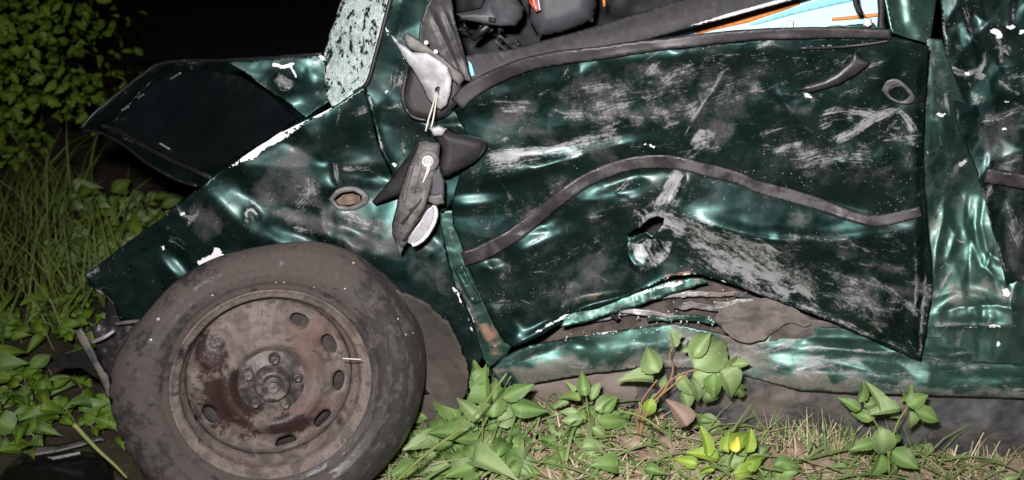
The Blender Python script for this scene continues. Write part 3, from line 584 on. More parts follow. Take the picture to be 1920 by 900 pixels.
door_paint = [
    ('dirt', .45, None, [(900, 200), (1000, 180), (1150, 140), (1300, 110), (1420, 110), (1440, 200), (1340, 260), (1150, 240), (1000, 250), (900, 270)], 40), ('dirt', .25, None, [(870, 330), (1200, 300), (1200, 500), (1000, 600), (900, 480)], 60), ('dirt', .4, None, [(1040, 560), (1100, 480), (1180, 490), (1240, 530), (1100, 570)], 24),
    ('dirt', .25, None, [(1250, 320), (1700, 420), (1720, 640), (1500, 560), (1280, 440)], 40), ('dirt', .3, None, [(1450, 260), (1720, 240), (1725, 380), (1500, 340)], 30),
    ('scuff', .8, 13, [(905, 297), (980, 287), (1070, 268), (1160, 252)]), ('scuff', .5, 22, [(880, 330), (980, 300), (1100, 280)]), ('scuff', .62, 18, [(1040, 222), (1110, 210), (1210, 190), (1290, 160), (1310, 145)]), ('scuff', .5, 26, [(1080, 260), (1190, 235), (1320, 190), (1420, 150)]),
    ('scuff', 1.0, 3, [(1376, 124), (1356, 132), (1346, 150), (1322, 190), (1296, 226), (1280, 262)]), ('scuff', .6, 4, [(886, 194), (940, 190), (1000, 192), (1040, 188)]), ('scuff', .75, 5, [(1030, 202), (1060, 212), (1090, 210), (1130, 222)]), ('scuff', .5, 16, [(1000, 178), (1100, 170), (1230, 150)]),
    ('scuff', .8, 5, [(1240, 242), (1262, 234), (1276, 228)]), ('chip', .75, 5, [(1206, 268), (1224, 276), (1230, 280)]), ('scuff', .75, None, [(1270, 285), (1290, 248), (1330, 228), (1326, 280), (1310, 292)], 8, -25),
    ('scuff', .95, None, [(1228, 385), (1238, 340), (1258, 326), (1288, 326), (1276, 366), (1262, 384)], 6, -60), ('scuff', .6, 9, [(1150, 365), (1175, 345), (1190, 335)]),
    ('scuff', .93, None, [(1185, 405), (1262, 392), (1330, 418), (1400, 440), (1450, 460), (1490, 510), (1530, 560), (1560, 590), (1500, 568), (1400, 530), (1320, 500), (1250, 450)], 22, 28),
    ('scuff', .42, None, [(1360, 430), (1560, 465), (1640, 540), (1700, 640), (1560, 590), (1420, 500)], 40, 24), ('scuff', .7, 7, [(1262, 470), (1330, 505), (1420, 545), (1520, 580), (1640, 632), (1718, 662)]),
    ('scuff', .5, 5, [(1420, 432), (1560, 450), (1640, 444), (1725, 432)]), ('scuff', .45, 4, [(1560, 490), (1640, 498), (1728, 498)]), ('scuff', .8, 4, [(1714, 440), (1718, 520), (1714, 600)]), ('scuff', .95, 4, [(1735, 500), (1730, 580), (1724, 672)]), ('scuff', .6, 8, [(1700, 470), (1712, 480), (1700, 520)]),
    ('scuff', .9, 10, [(1500, 178), (1520, 182), (1545, 184)]), ('chip', .8, 4, [(1506, 178), (1522, 182)]), ('scuff', .5, 4, [(1450, 168), (1480, 178), (1505, 180)]), ('scuff', .9, 12, [(1536, 215), (1580, 206), (1620, 212), (1650, 222)]), ('scuff', 1.0, 11, [(1560, 268), (1610, 240), (1660, 212), (1690, 205)]), ('scuff', .85, 9, [(1680, 205), (1700, 225), (1716, 248)]), ('scuff', .75, 8, [(1540, 240), (1560, 225), (1600, 222)]),
    ('scuff', .8, 6, [(1450, 285), (1480, 274), (1506, 268)]), ('scuff', .4, 30, [(1480, 310), (1580, 290), (1700, 300)]), ('scuff', .45, 4, [(1510, 330), (1560, 300), (1590, 280)]), ('scuff', .6, 4, [(1650, 262), (1690, 258), (1722, 262)]), ('chip', .6, 3, [(1500, 88), (1540, 86), (1600, 84), (1660, 80)]),
    ('scuff', .75, 6, [(942, 345), (952, 360), (962, 378)]), ('scuff', .6, 4, [(962, 378), (975, 400)]), ('scuff', .4, 20, [(890, 400), (950, 390), (1010, 370)]), ('scuff', .5, 8, [(1000, 500), (1060, 480), (1130, 450)]), ('scuff', .4, 14, [(930, 560), (980, 570), (1020, 585)]),
    ('chip', .65, 3, [(1000, 626), (1050, 598), (1100, 575)]), ('chip', .6, 4, [(1215, 536), (1260, 522), (1300, 516), (1340, 520), (1400, 548)]), ('rust', .6, 5, [(1240, 520), (1300, 512)]), ('chip', .8, 5, [(1408, 566), (1432, 574)]), ('rust', .4, 10, [(1060, 570), (1180, 540)]), ('chip', .5, 2.5, [(1180, 425), (1200, 415), (1240, 408)])]
top_ = [(890, 200), (1060, 130), (1300, 105), (1480, 95), (1480, 250), (1300, 290), (1100, 290), (900, 310)]
right_ = [(1440, 100), (1720, 100), (1720, 380), (1560, 360), (1420, 320)]
low_ = [(1250, 420), (1500, 450), (1720, 440), (1720, 640), (1500, 550), (1320, 490)]
mid_ = [(900, 360), (1080, 340), (1230, 340), (1180, 500), (1060, 560), (960, 600), (900, 480)]
door_paint += scrapes(46, top_, -10, 12, (60, 230), (3, 13), (.30, .62), 3) + scrapes(30, right_, -14, 22, (40, 130), (2, 9), (.3, .6), 4) + scrapes(44, low_, 24, 14, (50, 190), (3, 14), (.35, .75), 5) + scrapes(30, mid_, -25, 18, (40, 140), (2, 9), (.28, .55), 6) + scrapes(16, top_, -10, 14, (60, 200), (8, 20), (.25, .5), 8, 'dirt') + scrapes(10, low_, 20, 14, (60, 200), (8, 20), (.25, .5), 9, 'dirt')
door = panel('front_door', door_poly, door_d, M['paint'], car, 4.0, door_paint, 0.0035, holes=[[(1174, 441), (1190, 431), (1206, 420), (1214, 410), (1232, 406), (1246, 410), (1245, 422), (1235, 432), (1226, 444), (1214, 436), (1198, 440), (1184, 446)]], rag=2.0, base_paint={'speck': 0.95, 'dirt': 0.08, 'scuff': 0.11})
# torn flap under the hole
panel('torn_skin_flap', [(1174, 446), (1192, 441), (1210, 436), (1222, 448), (1240, 434), (1262, 450), (1252, 484), (1228, 504), (1200, 516), (1182, 500), (1172, 474)], lambda x, y: door_d(x, y) - 0.004 + 0.010 * smooth((470 - y) / 40) - 0.003 * ridged(x / 30, y / 30, 2, 4), M['paint'], door, 4, [('scuff', .78, None, [(1170, 440), (1260, 430), (1270, 500), (1190, 520)], 8, 60), ('scuff', .7, 4, [(1174, 446), (1172, 474), (1184, 500), (1200, 516), (1230, 502)]), ('dirt', .4, None, [(1170, 440), (1230, 430), (1230, 470), (1180, 480)], 10)], 0.003, rag=2)
# rubbing strip
strip_pts = [(868, 486), (900, 476), (940, 455), (975, 432), (1010, 405), (1045, 376), (1080, 350), (1120, 328), (1165, 312), (1205, 304), (1245, 303), (1285, 308), (1330, 320), (1385, 334), (1420, 350), (1480, 366), (1540, 384), (1590, 402), (1640, 414), (1680, 408), (1728, 396)]
panel('rubbing_strip', band_poly(strip_pts, 29, 22), lambda x, y: door_d(x, y) - 0.0035 - 0.002 * fbm(x / 50, y / 50, 3, 9), M['strip'], door, 3.5, thick=0.005, dome=(4, 3.5))
# belt seal
seal_pts = [(856, 196), (880, 172), (925, 146), (985, 122), (1050, 108), (1120, 100), (1200, 88), (1300, 76), (1400, 66), (1500, 62), (1600, 62), (1672, 64)]
panel('window_seal', band_poly(seal_pts, 31, 20), lambda x, y: door_d(x, y) - 0.010, M['rubber'], door, 4, thick=0.008, dome=(5, 4))
tube('seal_wear_line', [P(x, y, float(door_d(np.array([x * 1.]), np.array([y * 1.]))[0]) - 0.012) for x, y in [(1500, 90), (1570, 88), (1630, 82), (1668, 76)]], 0.0025, M['blackplastic'], door)
# handle opening and the broken handle flap
hd = empty('door_handle', tuple(P(1680, 178, 0.06))); hd.parent = door; hd.matrix_parent_inverse = PINV(door)
panel('handle_bowl', [(1652, 170), (1662, 152), (1682, 148), (1702, 162), (1716, 182), (1710, 194), (1690, 196), (1668, 186)], lambda x, y: door_d(x, y) - 0.006, M['under'], hd, 3, thick=0.003, holes=[[(1664, 173), (1670, 162), (1684, 158), (1698, 168), (1708, 182), (1702, 190), (1686, 190), (1672, 183)]], dome=(4, 3), curve=True)
panel('handle_recess', [(1660, 170), (1680, 156), (1700, 164), (1710, 184), (1690, 194), (1670, 186)], lambda x, y: door_d(x, y) - 0.001 + 0.008 * smooth(1 - np.hypot((x - 1686) / 26, (y - 176) / 18)), M['dusty'], hd, 3, thick=0.003)
frag = panel('handle_flap', [(1499, 168), (1512, 158), (1545, 148), (1572, 132), (1590, 116), (1602, 98), (1612, 106), (1632, 116), (1628, 124), (1606, 140), (1575, 158), (1545, 168), (1520, 174)], lambda x, y: door_d(x, y) - 0.016, M['blackplastic'], hd, 3, thick=0.006, dome=(14, 9), rag=1.5)
for q in range(26):
    tx = R.uniform(1596, 1630); ty = 100 + (tx - 1596) * 0.45 + R.uniform(-8, 3)
    a = P(tx, ty + 6, 0.055); b = a + np.array([R.uniform(-.006, .008), -0.004, R.uniform(.004, .016)])
    tube('torn_fibre', [a, b], 0.0007, M['steel'], frag, 4, False)

# inner door structure seen through the tear
panel('door_inner_cavity', [(1020, 640), (1100, 580), (1240, 520), (1320, 500), (1560, 590), (1560, 680), (1200, 660)], lambda x, y: 0.16 + 0.01 * fbm(x / 40, y / 40, 3, 2), rough_mat('dark_muddy_cavity', (0.035, 0.027, 0.024), (0.10, 0.08, 0.07), 30, 0.9), car, 8)
for i, (a, b, w, yy, mm) in enumerate([((1150, 578), (1262, 592), 12, .10, 'steel'), ((1172, 558), (1330, 552), 11, .115, 'steel'), ((1215, 598), (1345, 606), 13, .105, 'sill'), ((1340, 574), (1432, 566), 15, .10, 'steel'), ((1262, 570), (1360, 582), 14, .12, 'under'), ((1090, 602), (1200, 580), 16, .13, 'under'), ((1240, 540), (1400, 552), 10, .125, 'mud'), ((1380, 552), (1480, 576), 9, .11, 'under')]):
    mid = ((a[0] + b[0]) / 2, (a[1] + b[1]) / 2 + R.uniform(-6, 6))
    panel('door_reinforcement_rail', band_poly([a, mid, b], w, w * 0.7), lambda x, y, yy=yy, i=i: yy + 0.007 * fbm(x / 22, y / 14, 3, 5 + i), M[mm], car, 3, thick=0.004, rag=4, seed=i)
panel('door_flange', [(1050, 612), (1062, 592), (1110, 572), (1180, 552), (1250, 528), (1320, 520), (1330, 530), (1250, 552), (1200, 572), (1140, 590), (1090, 606)], lambda x, y: 0.078 + 0.004 * ridged(x / 30, y / 30, 2, 3) + (y - 560) * -0.0003, M['sill'], door, 4, [('chip', .7, 5, [(1180, 556), (1250, 536), (1300, 526)]), ('scuff', .7, 6, [(1062, 600), (1140, 580), (1240, 550)]), ('rust', .5, 8, [(1260, 530), (1320, 524)])], 0.003, rag=3)
panel('torn_lining', [(1338, 600), (1352, 580), (1400, 566), (1452, 562), (1490, 580), (1522, 602), (1510, 612), (1478, 606), (1450, 626), (1420, 640), (1390, 642), (1362, 624)], depth(lambda x, y: 0.060 + 0.0003 * (600 - y), [F_facets(1330, 550, 1530, 650, 34, 13, 5, 33), F_fbm(12, 1.5, 3)]), M['cloth'], car, 3, thick=0.003, curve=True, rag=4)
panel('torn_lining', [(1440, 640), (1470, 612), (1520, 600), (1580, 612), (1560, 636), (1500, 644)], depth(lambda x, y: 0.072 + 0 * x, [F_facets(1430, 590, 1590, 650, 36, 12, 5, 34), F_fbm(12, 1.5, 5)]), M['cloth'], car, 3, thick=0.003, curve=True, rag=4)
panel('black_hose', band_poly([(1086, 606), (1110, 590), (1140, 586), (1160, 600)], 9), lambda x, y: 0.10 + 0 * x, M['blackplastic'], car, 3, thick=0.006, dome=(4, 5))

# --- hinge pillar between fender and door
jamb_d = depth(line_base([(830, 405, 0.10), (870, 480, 0.105), (910, 580, 0.12), (945, 665, 0.12), (860, 540, 0.11)]), [F_fold([(858, 470), (880, 520), (925, 610), (950, 650)], 9, 10), F_step([(850, 520), (880, 580), (910, 660)], 6, -8, 30), F_fbm(16, 1.6, 3), F_crump(30, 2, 4)])
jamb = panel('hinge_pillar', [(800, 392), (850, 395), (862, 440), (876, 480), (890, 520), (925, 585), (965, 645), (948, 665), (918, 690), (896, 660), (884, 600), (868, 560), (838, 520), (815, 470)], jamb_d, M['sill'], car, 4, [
    ('rust', .62, 20, [(902, 600), (925, 640), (930, 670)]), ('rust', .5, 10, [(880, 570), (900, 620)]), ('chip', .85, 5, [(846, 536), (860, 550), (876, 580), (890, 612)]), ('scuff', .8, 7, [(850, 530), (880, 570), (905, 630)]), ('chip', .6, 5, [(920, 640), (935, 655)]), ('scuff', .4, 12, [(840, 430), (860, 480)])], 0.003, rag=2)
panel('hinge_plate', [(852, 508), (866, 496), (878, 520), (896, 552), (902, 566), (890, 572), (876, 556)], lambda x, y: jamb_d(x, y) - 0.007, M['sill'], jamb, 3, thick=0.004, dome=(5, 4), holes=[[(862, 512), (868, 510), (880, 532), (876, 536)]])
tube('hinge_bolt', [P(886, 560, 0.095), P(886, 560, 0.083)], 0.007, M['sill'], jamb, 12, False)

# --- B-pillar and rear door
bp_d = depth(line_base([(1690, 0, 0.10), (1755, 0, 0.09), (1745, 90, 0.06), (1780, 220, 0.075), (1745, 330, 0.10), (1790, 350, 0.145), (1900, 350, 0.105), (1780, 470, 0.105), (1900, 470, 0.07), (1750, 600, 0.07), (1900, 600, 0.03), (1920, 660, 0.03), (2020, 660, .02)]), [
    F_ridge([(1762, 210), (1768, 240), (1770, 280)], 16, 13), F_dent(1765, 245, 12, 14, 0, 8), F_fold([(1742, 96), (1752, 180), (1742, 260), (1746, 330), (1742, 380)], 8, 7), F_fold([(1800, 300), (1778, 330), (1770, 400), (1756, 470), (1748, 540)], 9, 12),
    F_fold([(1845, 360), (1838, 420), (1850, 470), (1885, 500)], 7, 8), F_fold([(1746, 590), (1800, 575), (1870, 572), (1920, 585)], 9, 12), F_ridge([(1750, 600), (1820, 590), (1890, 600)], 15, 9), F_fold([(1740, 612), (1820, 610), (1920, 612)], 6, 8),
    F_dent(1830, 540, 50, 24, 0, -7), F_facets(1720, 60, 2030, 700, 26, 70, 3.4, 14), F_facets(1720, 60, 2030, 700, 14, 20, 0.7, 15), F_fold([(1770, 400), (1790, 440), (1772, 500)], 5, 6), F_fold([(1812, 350), (1806, 420), (1818, 470)], 5, 6), F_fold([(1868, 440), (1850, 500), (1880, 560)], 5, 6), F_fold([(1750, 560), (1790, 545), (1860, 556)], 5, 5), F_fold([(1830, 360), (1815, 430), (1840, 500), (1900, 540)], 8, 7), F_fbm(16, 0.15, 2)])
bp_poly = [(1737, 70), (1766, 74), (1800, 170), (1860, 300), (1900, 420), (1960, 560), (2020, 640), (2020, 690), (1800, 680), (1724, 664), (1738, 600), (1742, 520), (1738, 440), (1728, 380), (1726, 240), (1736, 160)]
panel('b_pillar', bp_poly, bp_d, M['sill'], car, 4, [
    ('dirt', .15, None, [(1736, 80), (1765, 80), (1775, 190), (1735, 210)], 10), ('dirt', .3, None, [(1728, 270), (1800, 280), (1800, 340), (1770, 420), (1740, 500), (1728, 400)], 14), ('scuff', .8, 5, [(1772, 170), (1776, 200), (1782, 220)]), ('chip', .8, 5, [(1754, 212), (1768, 216), (1782, 210)]), ('chip', .75, 4, [(1738, 280), (1742, 300)]),
    ('scuff', .9, 6, [(1815, 296), (1796, 314), (1782, 338)]), ('chip', .7, 4, [(1812, 300), (1798, 312)]), ('scuff', .7, 6, [(1760, 250), (1765, 275)]), ('dirt', .4, None, [(1780, 540), (1860, 530), (1870, 560), (1800, 570)], 12), ('chip', .75, 4.5, [(1800, 612), (1840, 612), (1880, 613)]), ('scuff', .8, 5, [(1745, 608), (1860, 610)]), ('chip', .8, 7, [(1884, 540), (1892, 556)]), ('chip', .7, 4, [(1786, 653), (1806, 654)]), ('chip', .75, 6, [(1868, 640), (1876, 646)]), ('scuff', .6, 5, [(1752, 560), (1770, 530), (1790, 500)]), ('dirt', .5, 12, [(1840, 520), (1900, 560)])] + scrapes(34, [(1735, 90), (1766, 90), (1800, 240), (1880, 480), (1910, 640), (1745, 640), (1740, 300)], 85, 25, (20, 80), (2, 7), (.4, .85), 16), 0.003, rag=1.5, base_paint={'speck': 0.5, 'dirt': 0.16})
panel('window_frame_corner', [(1660, -70), (1762, -70), (1756, 0), (1744, 82), (1706, 72), (1672, 60), (1660, 0)], depth(line_base([(1665, 0, .075), (1755, 0, .10), (1740, 80, .07), (1680, 60, .06)]), [F_step([(1690, -40), (1700, 40), (1730, 80)], 10, -6, 50), F_fbm(20, 1, 3)]), M['sill'], car, 4, [('scuff', .5, 4, [(1710, 10), (1712, 40)]), ('dirt', .3, 20, [(1665, 30), (1690, 60)])], 0.004, base_paint={'speck': .5})
rd_base = line_base([(1765, 0, 0.075), (1920, 0, 0.06), (2100, 300, 0.05), (1800, 230, 0.06), (1870, 470, 0.05), (1920, 630, 0.05), (1920, 300, 0.045)])
rd_d = depth(rd_base, [F_fold([(1862, 316), (1920, 330), (2000, 345)], 8, 8), F_dent(1830, 130, 40, 60, 0, -10), F_fold([(1790, 0), (1815, 60), (1830, 110), (1826, 180)], 12, 8), F_fold([(1880, 360), (1905, 430), (1925, 520)], 12, 9), F_dent(1900, 220, 50, 50, 0, -12), F_facets(1750, -80, 2150, 670, 44, 64, 6.5, 17), F_facets(1750, -80, 2150, 670, 18, 26, 1.4, 18), F_fbm(12, 0.12, 4)])
rd_poly = [(1766, -70), (2140, -70), (2140, 660), (2000, 662), (1940, 650), (1915, 610), (1880, 510), (1856, 410), (1832, 320), (1808, 265), (1796, 236), (1784, 180), (1772, 100), (1764, 10)]
rd_area = [(1780, 0), (1930, 0), (1930, 600), (1890, 500), (1840, 320), (1800, 220)]
rdoor = panel('rear_door', rd_poly, rd_d, M['paint'], car, 4.5, [
    ('chip', .75, 7, [(1856, 54), (1870, 62), (1876, 72)]), ('scuff', .85, 5, [(1872, 66), (1876, 100), (1882, 122)]), ('chip', .7, 6, [(1806, 136), (1820, 138)]), ('scuff', .9, 9, [(1780, 130), (1810, 140), (1840, 128)]), ('scuff', .85, 8, [(1846, 90), (1845, 120), (1830, 140), (1850, 150)]), ('scuff', .8, 6, [(1870, 152), (1890, 166), (1915, 178)]), ('scuff', .75, 8, [(1826, 200), (1832, 180), (1850, 190)]), ('chip', .7, 5, [(1884, 52), (1902, 50)]), ('chip', .7, 4, [(1910, 60), (1920, 60)]), ('chip', .65, 4, [(1880, 190), (1910, 188)]),
    ('scuff', .6, 14, [(1830, 230), (1870, 220), (1920, 200)]), ('dirt', .55, None, [(1826, 200), (1920, 190), (1920, 320), (1860, 330), (1840, 290)], 20), ('scuff', .85, 14, [(1886, 380), (1900, 420), (1915, 460)]), ('dirt', .6, None, [(1860, 320), (1930, 330), (1930, 600), (1890, 480)], 16), ('scuff', .8, 4, [(1835, 330), (1858, 420), (1884, 512)]), ('chip', .75, 7, [(1884, 540), (1894, 556)]), ('scuff', .6, 10, [(1880, 306), (1920, 296)]), ('scuff', .7, 5, [(1808, 8), (1822, 70), (1830, 84)]), ('scuff', .8, 3, [(1768, 20), (1776, 100), (1790, 190)])] + scrapes(40, rd_area, 60, 50, (14, 60), (2, 8), (.4, .8), 14) + scrapes(10, rd_area, 20, 50, (6, 22), (2, 4), (.4, .7), 15, 'chip'), 0.0035, rag=2.0, base_paint={'speck': 1.0, 'dirt': 0.05, 'scuff': 0.1})
panel('rubbing_strip', band_poly([(1846, 328), (1880, 334), (1930, 342), (2010, 350), (2130, 352)], 30), lambda x, y: rd_d(x, y) - 0.007, M['strip'], rdoor, 5, thick=0.006, dome=(6, 6))

# --- sill and underbody
sill_base = line_base([(930, 690, 0.11), (1200, 610, 0.115), (1200, 690, 0.105), (1500, 620, 0.075), (1500, 725, 0.066), (1920, 640, 0.06), (1920, 745, 0.05), (1100, 650, 0.10), (2140, 650, .06), (2140, 745, .05)])
sill_poly = [(922, 692), (945, 668), (990, 648), (1060, 634), (1140, 622), (1205, 612), (1262, 608), (1330, 622), (1380, 636), (1440, 622), (1520, 612), (1620, 618), (1740, 632), (1920, 640), (2140, 646), (2140, 752), (1920, 748), (1760, 742), (1600, 738), (1500, 732), (1440, 716), (1380, 700), (1290, 690), (1200, 690), (1100, 702), (1020, 716), (960, 726), (934, 720)]
sill_d = depth(sill_base, [
    F_ridge([(930, 712), (1000, 690), (1100, 668), (1200, 656), (1290, 656)], 34, 24), F_ridge([(1380, 700), (1500, 706), (1700, 716), (2140, 728)], 48, 36), F_fold([(1440, 650), (1540, 652), (1640, 660), (1740, 662), (2140, 664)], 9, 13), F_dent(1080, 645, 26, 18, 0, 10), F_dent(1380, 660, 60, 24, 0, -14),
    F_step([(1500, 636), (1620, 640), (1740, 650)], 5, 5, 20), F_fold([(930, 704), (1000, 668), (1060, 648)], 10, 8), F_fold([(1600, 738), (1740, 734), (2140, 742)], 6, 5), F_dent(1830, 690, 120, 16, 0, -5), F_fbm(110, 3, 51), F_facets(920, 600, 2150, 760, 62, 24, 2.6, 21), F_facets(920, 600, 2150, 760, 24, 12, 0.6, 22), F_fbm(12, 0.1, 5)])
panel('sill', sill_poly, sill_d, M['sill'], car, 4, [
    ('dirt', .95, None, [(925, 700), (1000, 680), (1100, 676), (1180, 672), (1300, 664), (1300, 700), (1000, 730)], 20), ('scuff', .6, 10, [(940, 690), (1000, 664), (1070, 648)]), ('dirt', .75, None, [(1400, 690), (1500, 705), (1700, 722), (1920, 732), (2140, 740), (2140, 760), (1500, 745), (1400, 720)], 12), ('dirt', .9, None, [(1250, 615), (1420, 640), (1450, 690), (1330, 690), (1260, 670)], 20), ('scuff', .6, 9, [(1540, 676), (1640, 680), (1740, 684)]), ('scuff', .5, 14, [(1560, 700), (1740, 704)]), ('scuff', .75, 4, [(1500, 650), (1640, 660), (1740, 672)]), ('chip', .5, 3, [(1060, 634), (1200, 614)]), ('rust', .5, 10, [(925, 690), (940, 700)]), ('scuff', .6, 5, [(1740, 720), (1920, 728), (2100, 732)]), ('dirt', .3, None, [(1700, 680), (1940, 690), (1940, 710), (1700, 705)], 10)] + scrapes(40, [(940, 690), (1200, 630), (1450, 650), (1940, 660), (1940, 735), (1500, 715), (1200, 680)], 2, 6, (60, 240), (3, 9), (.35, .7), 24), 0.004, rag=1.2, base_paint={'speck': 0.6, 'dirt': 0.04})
und_poly = [(900, 700), (960, 722), (1020, 712), (1100, 698), (1200, 686), (1290, 686), (1380, 698), (1440, 714), (1500, 728), (1700, 738), (1920, 744), (2140, 748), (2140, 880), (1960, 872), (1820, 858), (1740, 840), (1560, 822), (1300, 820), (1100, 815), (960, 800), (900, 780)]
und_d = depth(line_base([(900, 740, 0.17), (1200, 700, 0.13), (1500, 735, 0.09), (1920, 748, 0.072), (1920, 860, 0.12), (1500, 820, 0.15), (1100, 800, 0.17), (2140, 860, .12)]), [F_ridge([(1480, 780), (1640, 790), (1800, 800), (2140, 816)], 40, 24), F_ridge([(980, 744), (1100, 738), (1190, 742)], 24, 12), F_fold([(1200, 700), (1200, 760)], 12, 10), F_dent(1160, 735, 30, 26, 0, 10), F_fold([(1300, 730), (1480, 752), (1560, 760)], 14, 9), F_facets(890, 690, 2150, 890, 60, 34, 6, 25), F_fbm(18, 0.8, 4)])
panel('underbody_panel', und_poly, und_d, M['under'], car, 5, thick=0.004, rag=1.5)
panel('mud_patch', [(970, 728), (1030, 714), (1110, 702), (1190, 694), (1196, 730), (1190, 764), (1100, 772), (990, 772)], lambda x, y: und_d(x, y) - 0.004, M['mud'], car, 5, thick=0.003, dome=(20, 4), rag=4)

# --- wheel arch liner and dark arch behind the wheel
panel('wheel_arch_liner', [(735, 545), (762, 552), (800, 572), (838, 608), (862, 650), (876, 690), (872, 735), (850, 790), (780, 830), (720, 700)], depth(line_base([(740, 545, 0.02), (870, 690, 0.03), (800, 760, 0.10), (740, 650, .09)]), [F_fbm(30, 4, 7), F_crump(20, 1, 5)]), rough_mat('rusty_arch_liner', (0.062, 0.050, 0.045), (0.125, 0.10, 0.09), 16, 0.9, (0.035, 0.03, 0.028), 0.4, 0.8), car, 4, thick=0.005, rag=7)
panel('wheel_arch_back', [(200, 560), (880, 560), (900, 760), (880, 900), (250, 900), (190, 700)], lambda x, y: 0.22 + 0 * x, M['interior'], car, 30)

# --- wheel
wheel = empty('wheel', (0, 0, 0)); wc = P(511, 722, -0.085); wheel.parent = car
wn_ = Vector((math.sin(math.radians(17)) * math.cos(math.radians(7)), -math.cos(math.radians(17)) * math.cos(math.radians(7)), math.sin(math.radians(7)))).normalized()
zax = wn_; xax = Vector((0, 0, 1)).cross(zax).normalized(); yax = zax.cross(xax)
WM = Matrix((xax, yax, zax)).transposed().to_4x4(); WM.translation = Vector(wc)
wheel.matrix_parent_inverse = PINV(car); wheel.location = Vector(wc); wheel.rotation_euler = WM.to_euler()
def wmesh(name, V, F, mat, par=None, smooth_=True):
    o = mesh_obj(name, V, F, mat, None, smooth_); o.parent = par or wheel; return o
def lathe(prof, n=96, defo=None):
    V = []; F = []
    for k in range(n):
        a = 2 * math.pi * k / n
        for (r, z) in prof:
            if defo: r, z = defo(r, z, a)
            V.append((r * math.cos(a), r * math.sin(a), z))
    m = len(prof)
    for k in range(n):
        for j in range(m - 1):
            F.append((k * m + j, ((k + 1) % n) * m + j, ((k + 1) % n) * m + j + 1, k * m + j + 1))
    return V, F
def tyre_defo(r, z, a):
    d = math.degrees(a) % 360
    # flat tyre: shoulder pressed in at the top and front, bulging low down
    sq = math.exp(-(abs(d - 116) / 44) ** 4) * 0.105
    t = max(0, (r - 0.185) / 0.108); r2 = r * (1 - sq * t * t)
    bul = math.exp(-((d - 262) / 40) ** 2); z2 = z + bul * 0.020 * math.sin(min(1, t) * math.pi)
    if z < -0.02: r2 *= 1 - 0.15 * min(1, (-z - 0.02) / 0.05) * math.exp(-(abs(d - 102) / 58) ** 4)
    dr = (d + 180) % 360 - 180; r2 *= 1 + 0.026 * math.exp(-((dr + 8) / 55) ** 2) * t
    r2 += 0.0016 * math.sin(3 * a + 1) * t + 0.001 * math.sin(7 * a) * t
    if t > 0.93 and -0.165 < z < -0.016:      # tread lugs
        lug = math.sin(a * 46 + z * 60)
        r2 -= 0.0045 * (1 if lug < -0.35 else 0) * min(1, max(0, (abs(d - 225) < 55)))
    if 0.40 < t < 0.62: z2 += 0.0011 * (1 if math.sin(a * 24) > 0.15 and math.sin(a * 5) > -0.3 else 0)
    if 0.80 < t <= 0.93 and z < 0.01:
        r2 -= 0.002 * (1 if math.sin(a * 46) < -0.2 else 0) * (abs(d - 222) < 50)
    return r2, z2
tprof = [(0.172, -0.012), (0.178, -0.002), (0.184, 0.004), (0.189, 0.0065), (0.193, 0.007), (0.197, 0.0085), (0.2, 0.0125), (0.206, 0.0150), (0.212, 0.0158), (0.217, 0.0176), (0.220, 0.0178), (0.223, 0.0164), (0.231, 0.0170), (0.240, 0.0160), (0.246, 0.0155), (0.250, 0.0128), (0.257, 0.0100), (0.265, 0.0050), (0.271, -0.0005), (0.276, -0.006), (0.2805, -0.0125), (0.285, -0.019), (0.289, -0.028), (0.291, -0.036), (0.2925, -0.05), (0.2925, -0.07), (0.288, -0.072), (0.288, -0.078), (0.2925, -0.08), (0.2925, -0.11), (0.288, -0.112), (0.288, -0.118), (0.2925, -0.12), (0.291, -0.15), (0.286, -0.165), (0.27, -0.18), (0.24, -0.19), (0.19, -0.185), (0.175, -0.175)]
wmesh('tyre', *lathe(tprof, 368, tyre_defo), M['tyre'])
rprof = [(0.120, -0.10), (0.150, -0.09), (0.1535, -0.06), (0.155, -0.044), (0.1575, -0.034), (0.1625, -0.028), (0.1655, -0.016), (0.1660, -0.009), (0.168, -0.004), (0.172, -0.002), (0.1765, 0.0), (0.180, 0.003), (0.183, 0.006), (0.1845, 0.005), (0.184, 0.002), (0.181, -0.002)]
rim = wmesh('rim', *lathe(rprof, 128), M['rim'])
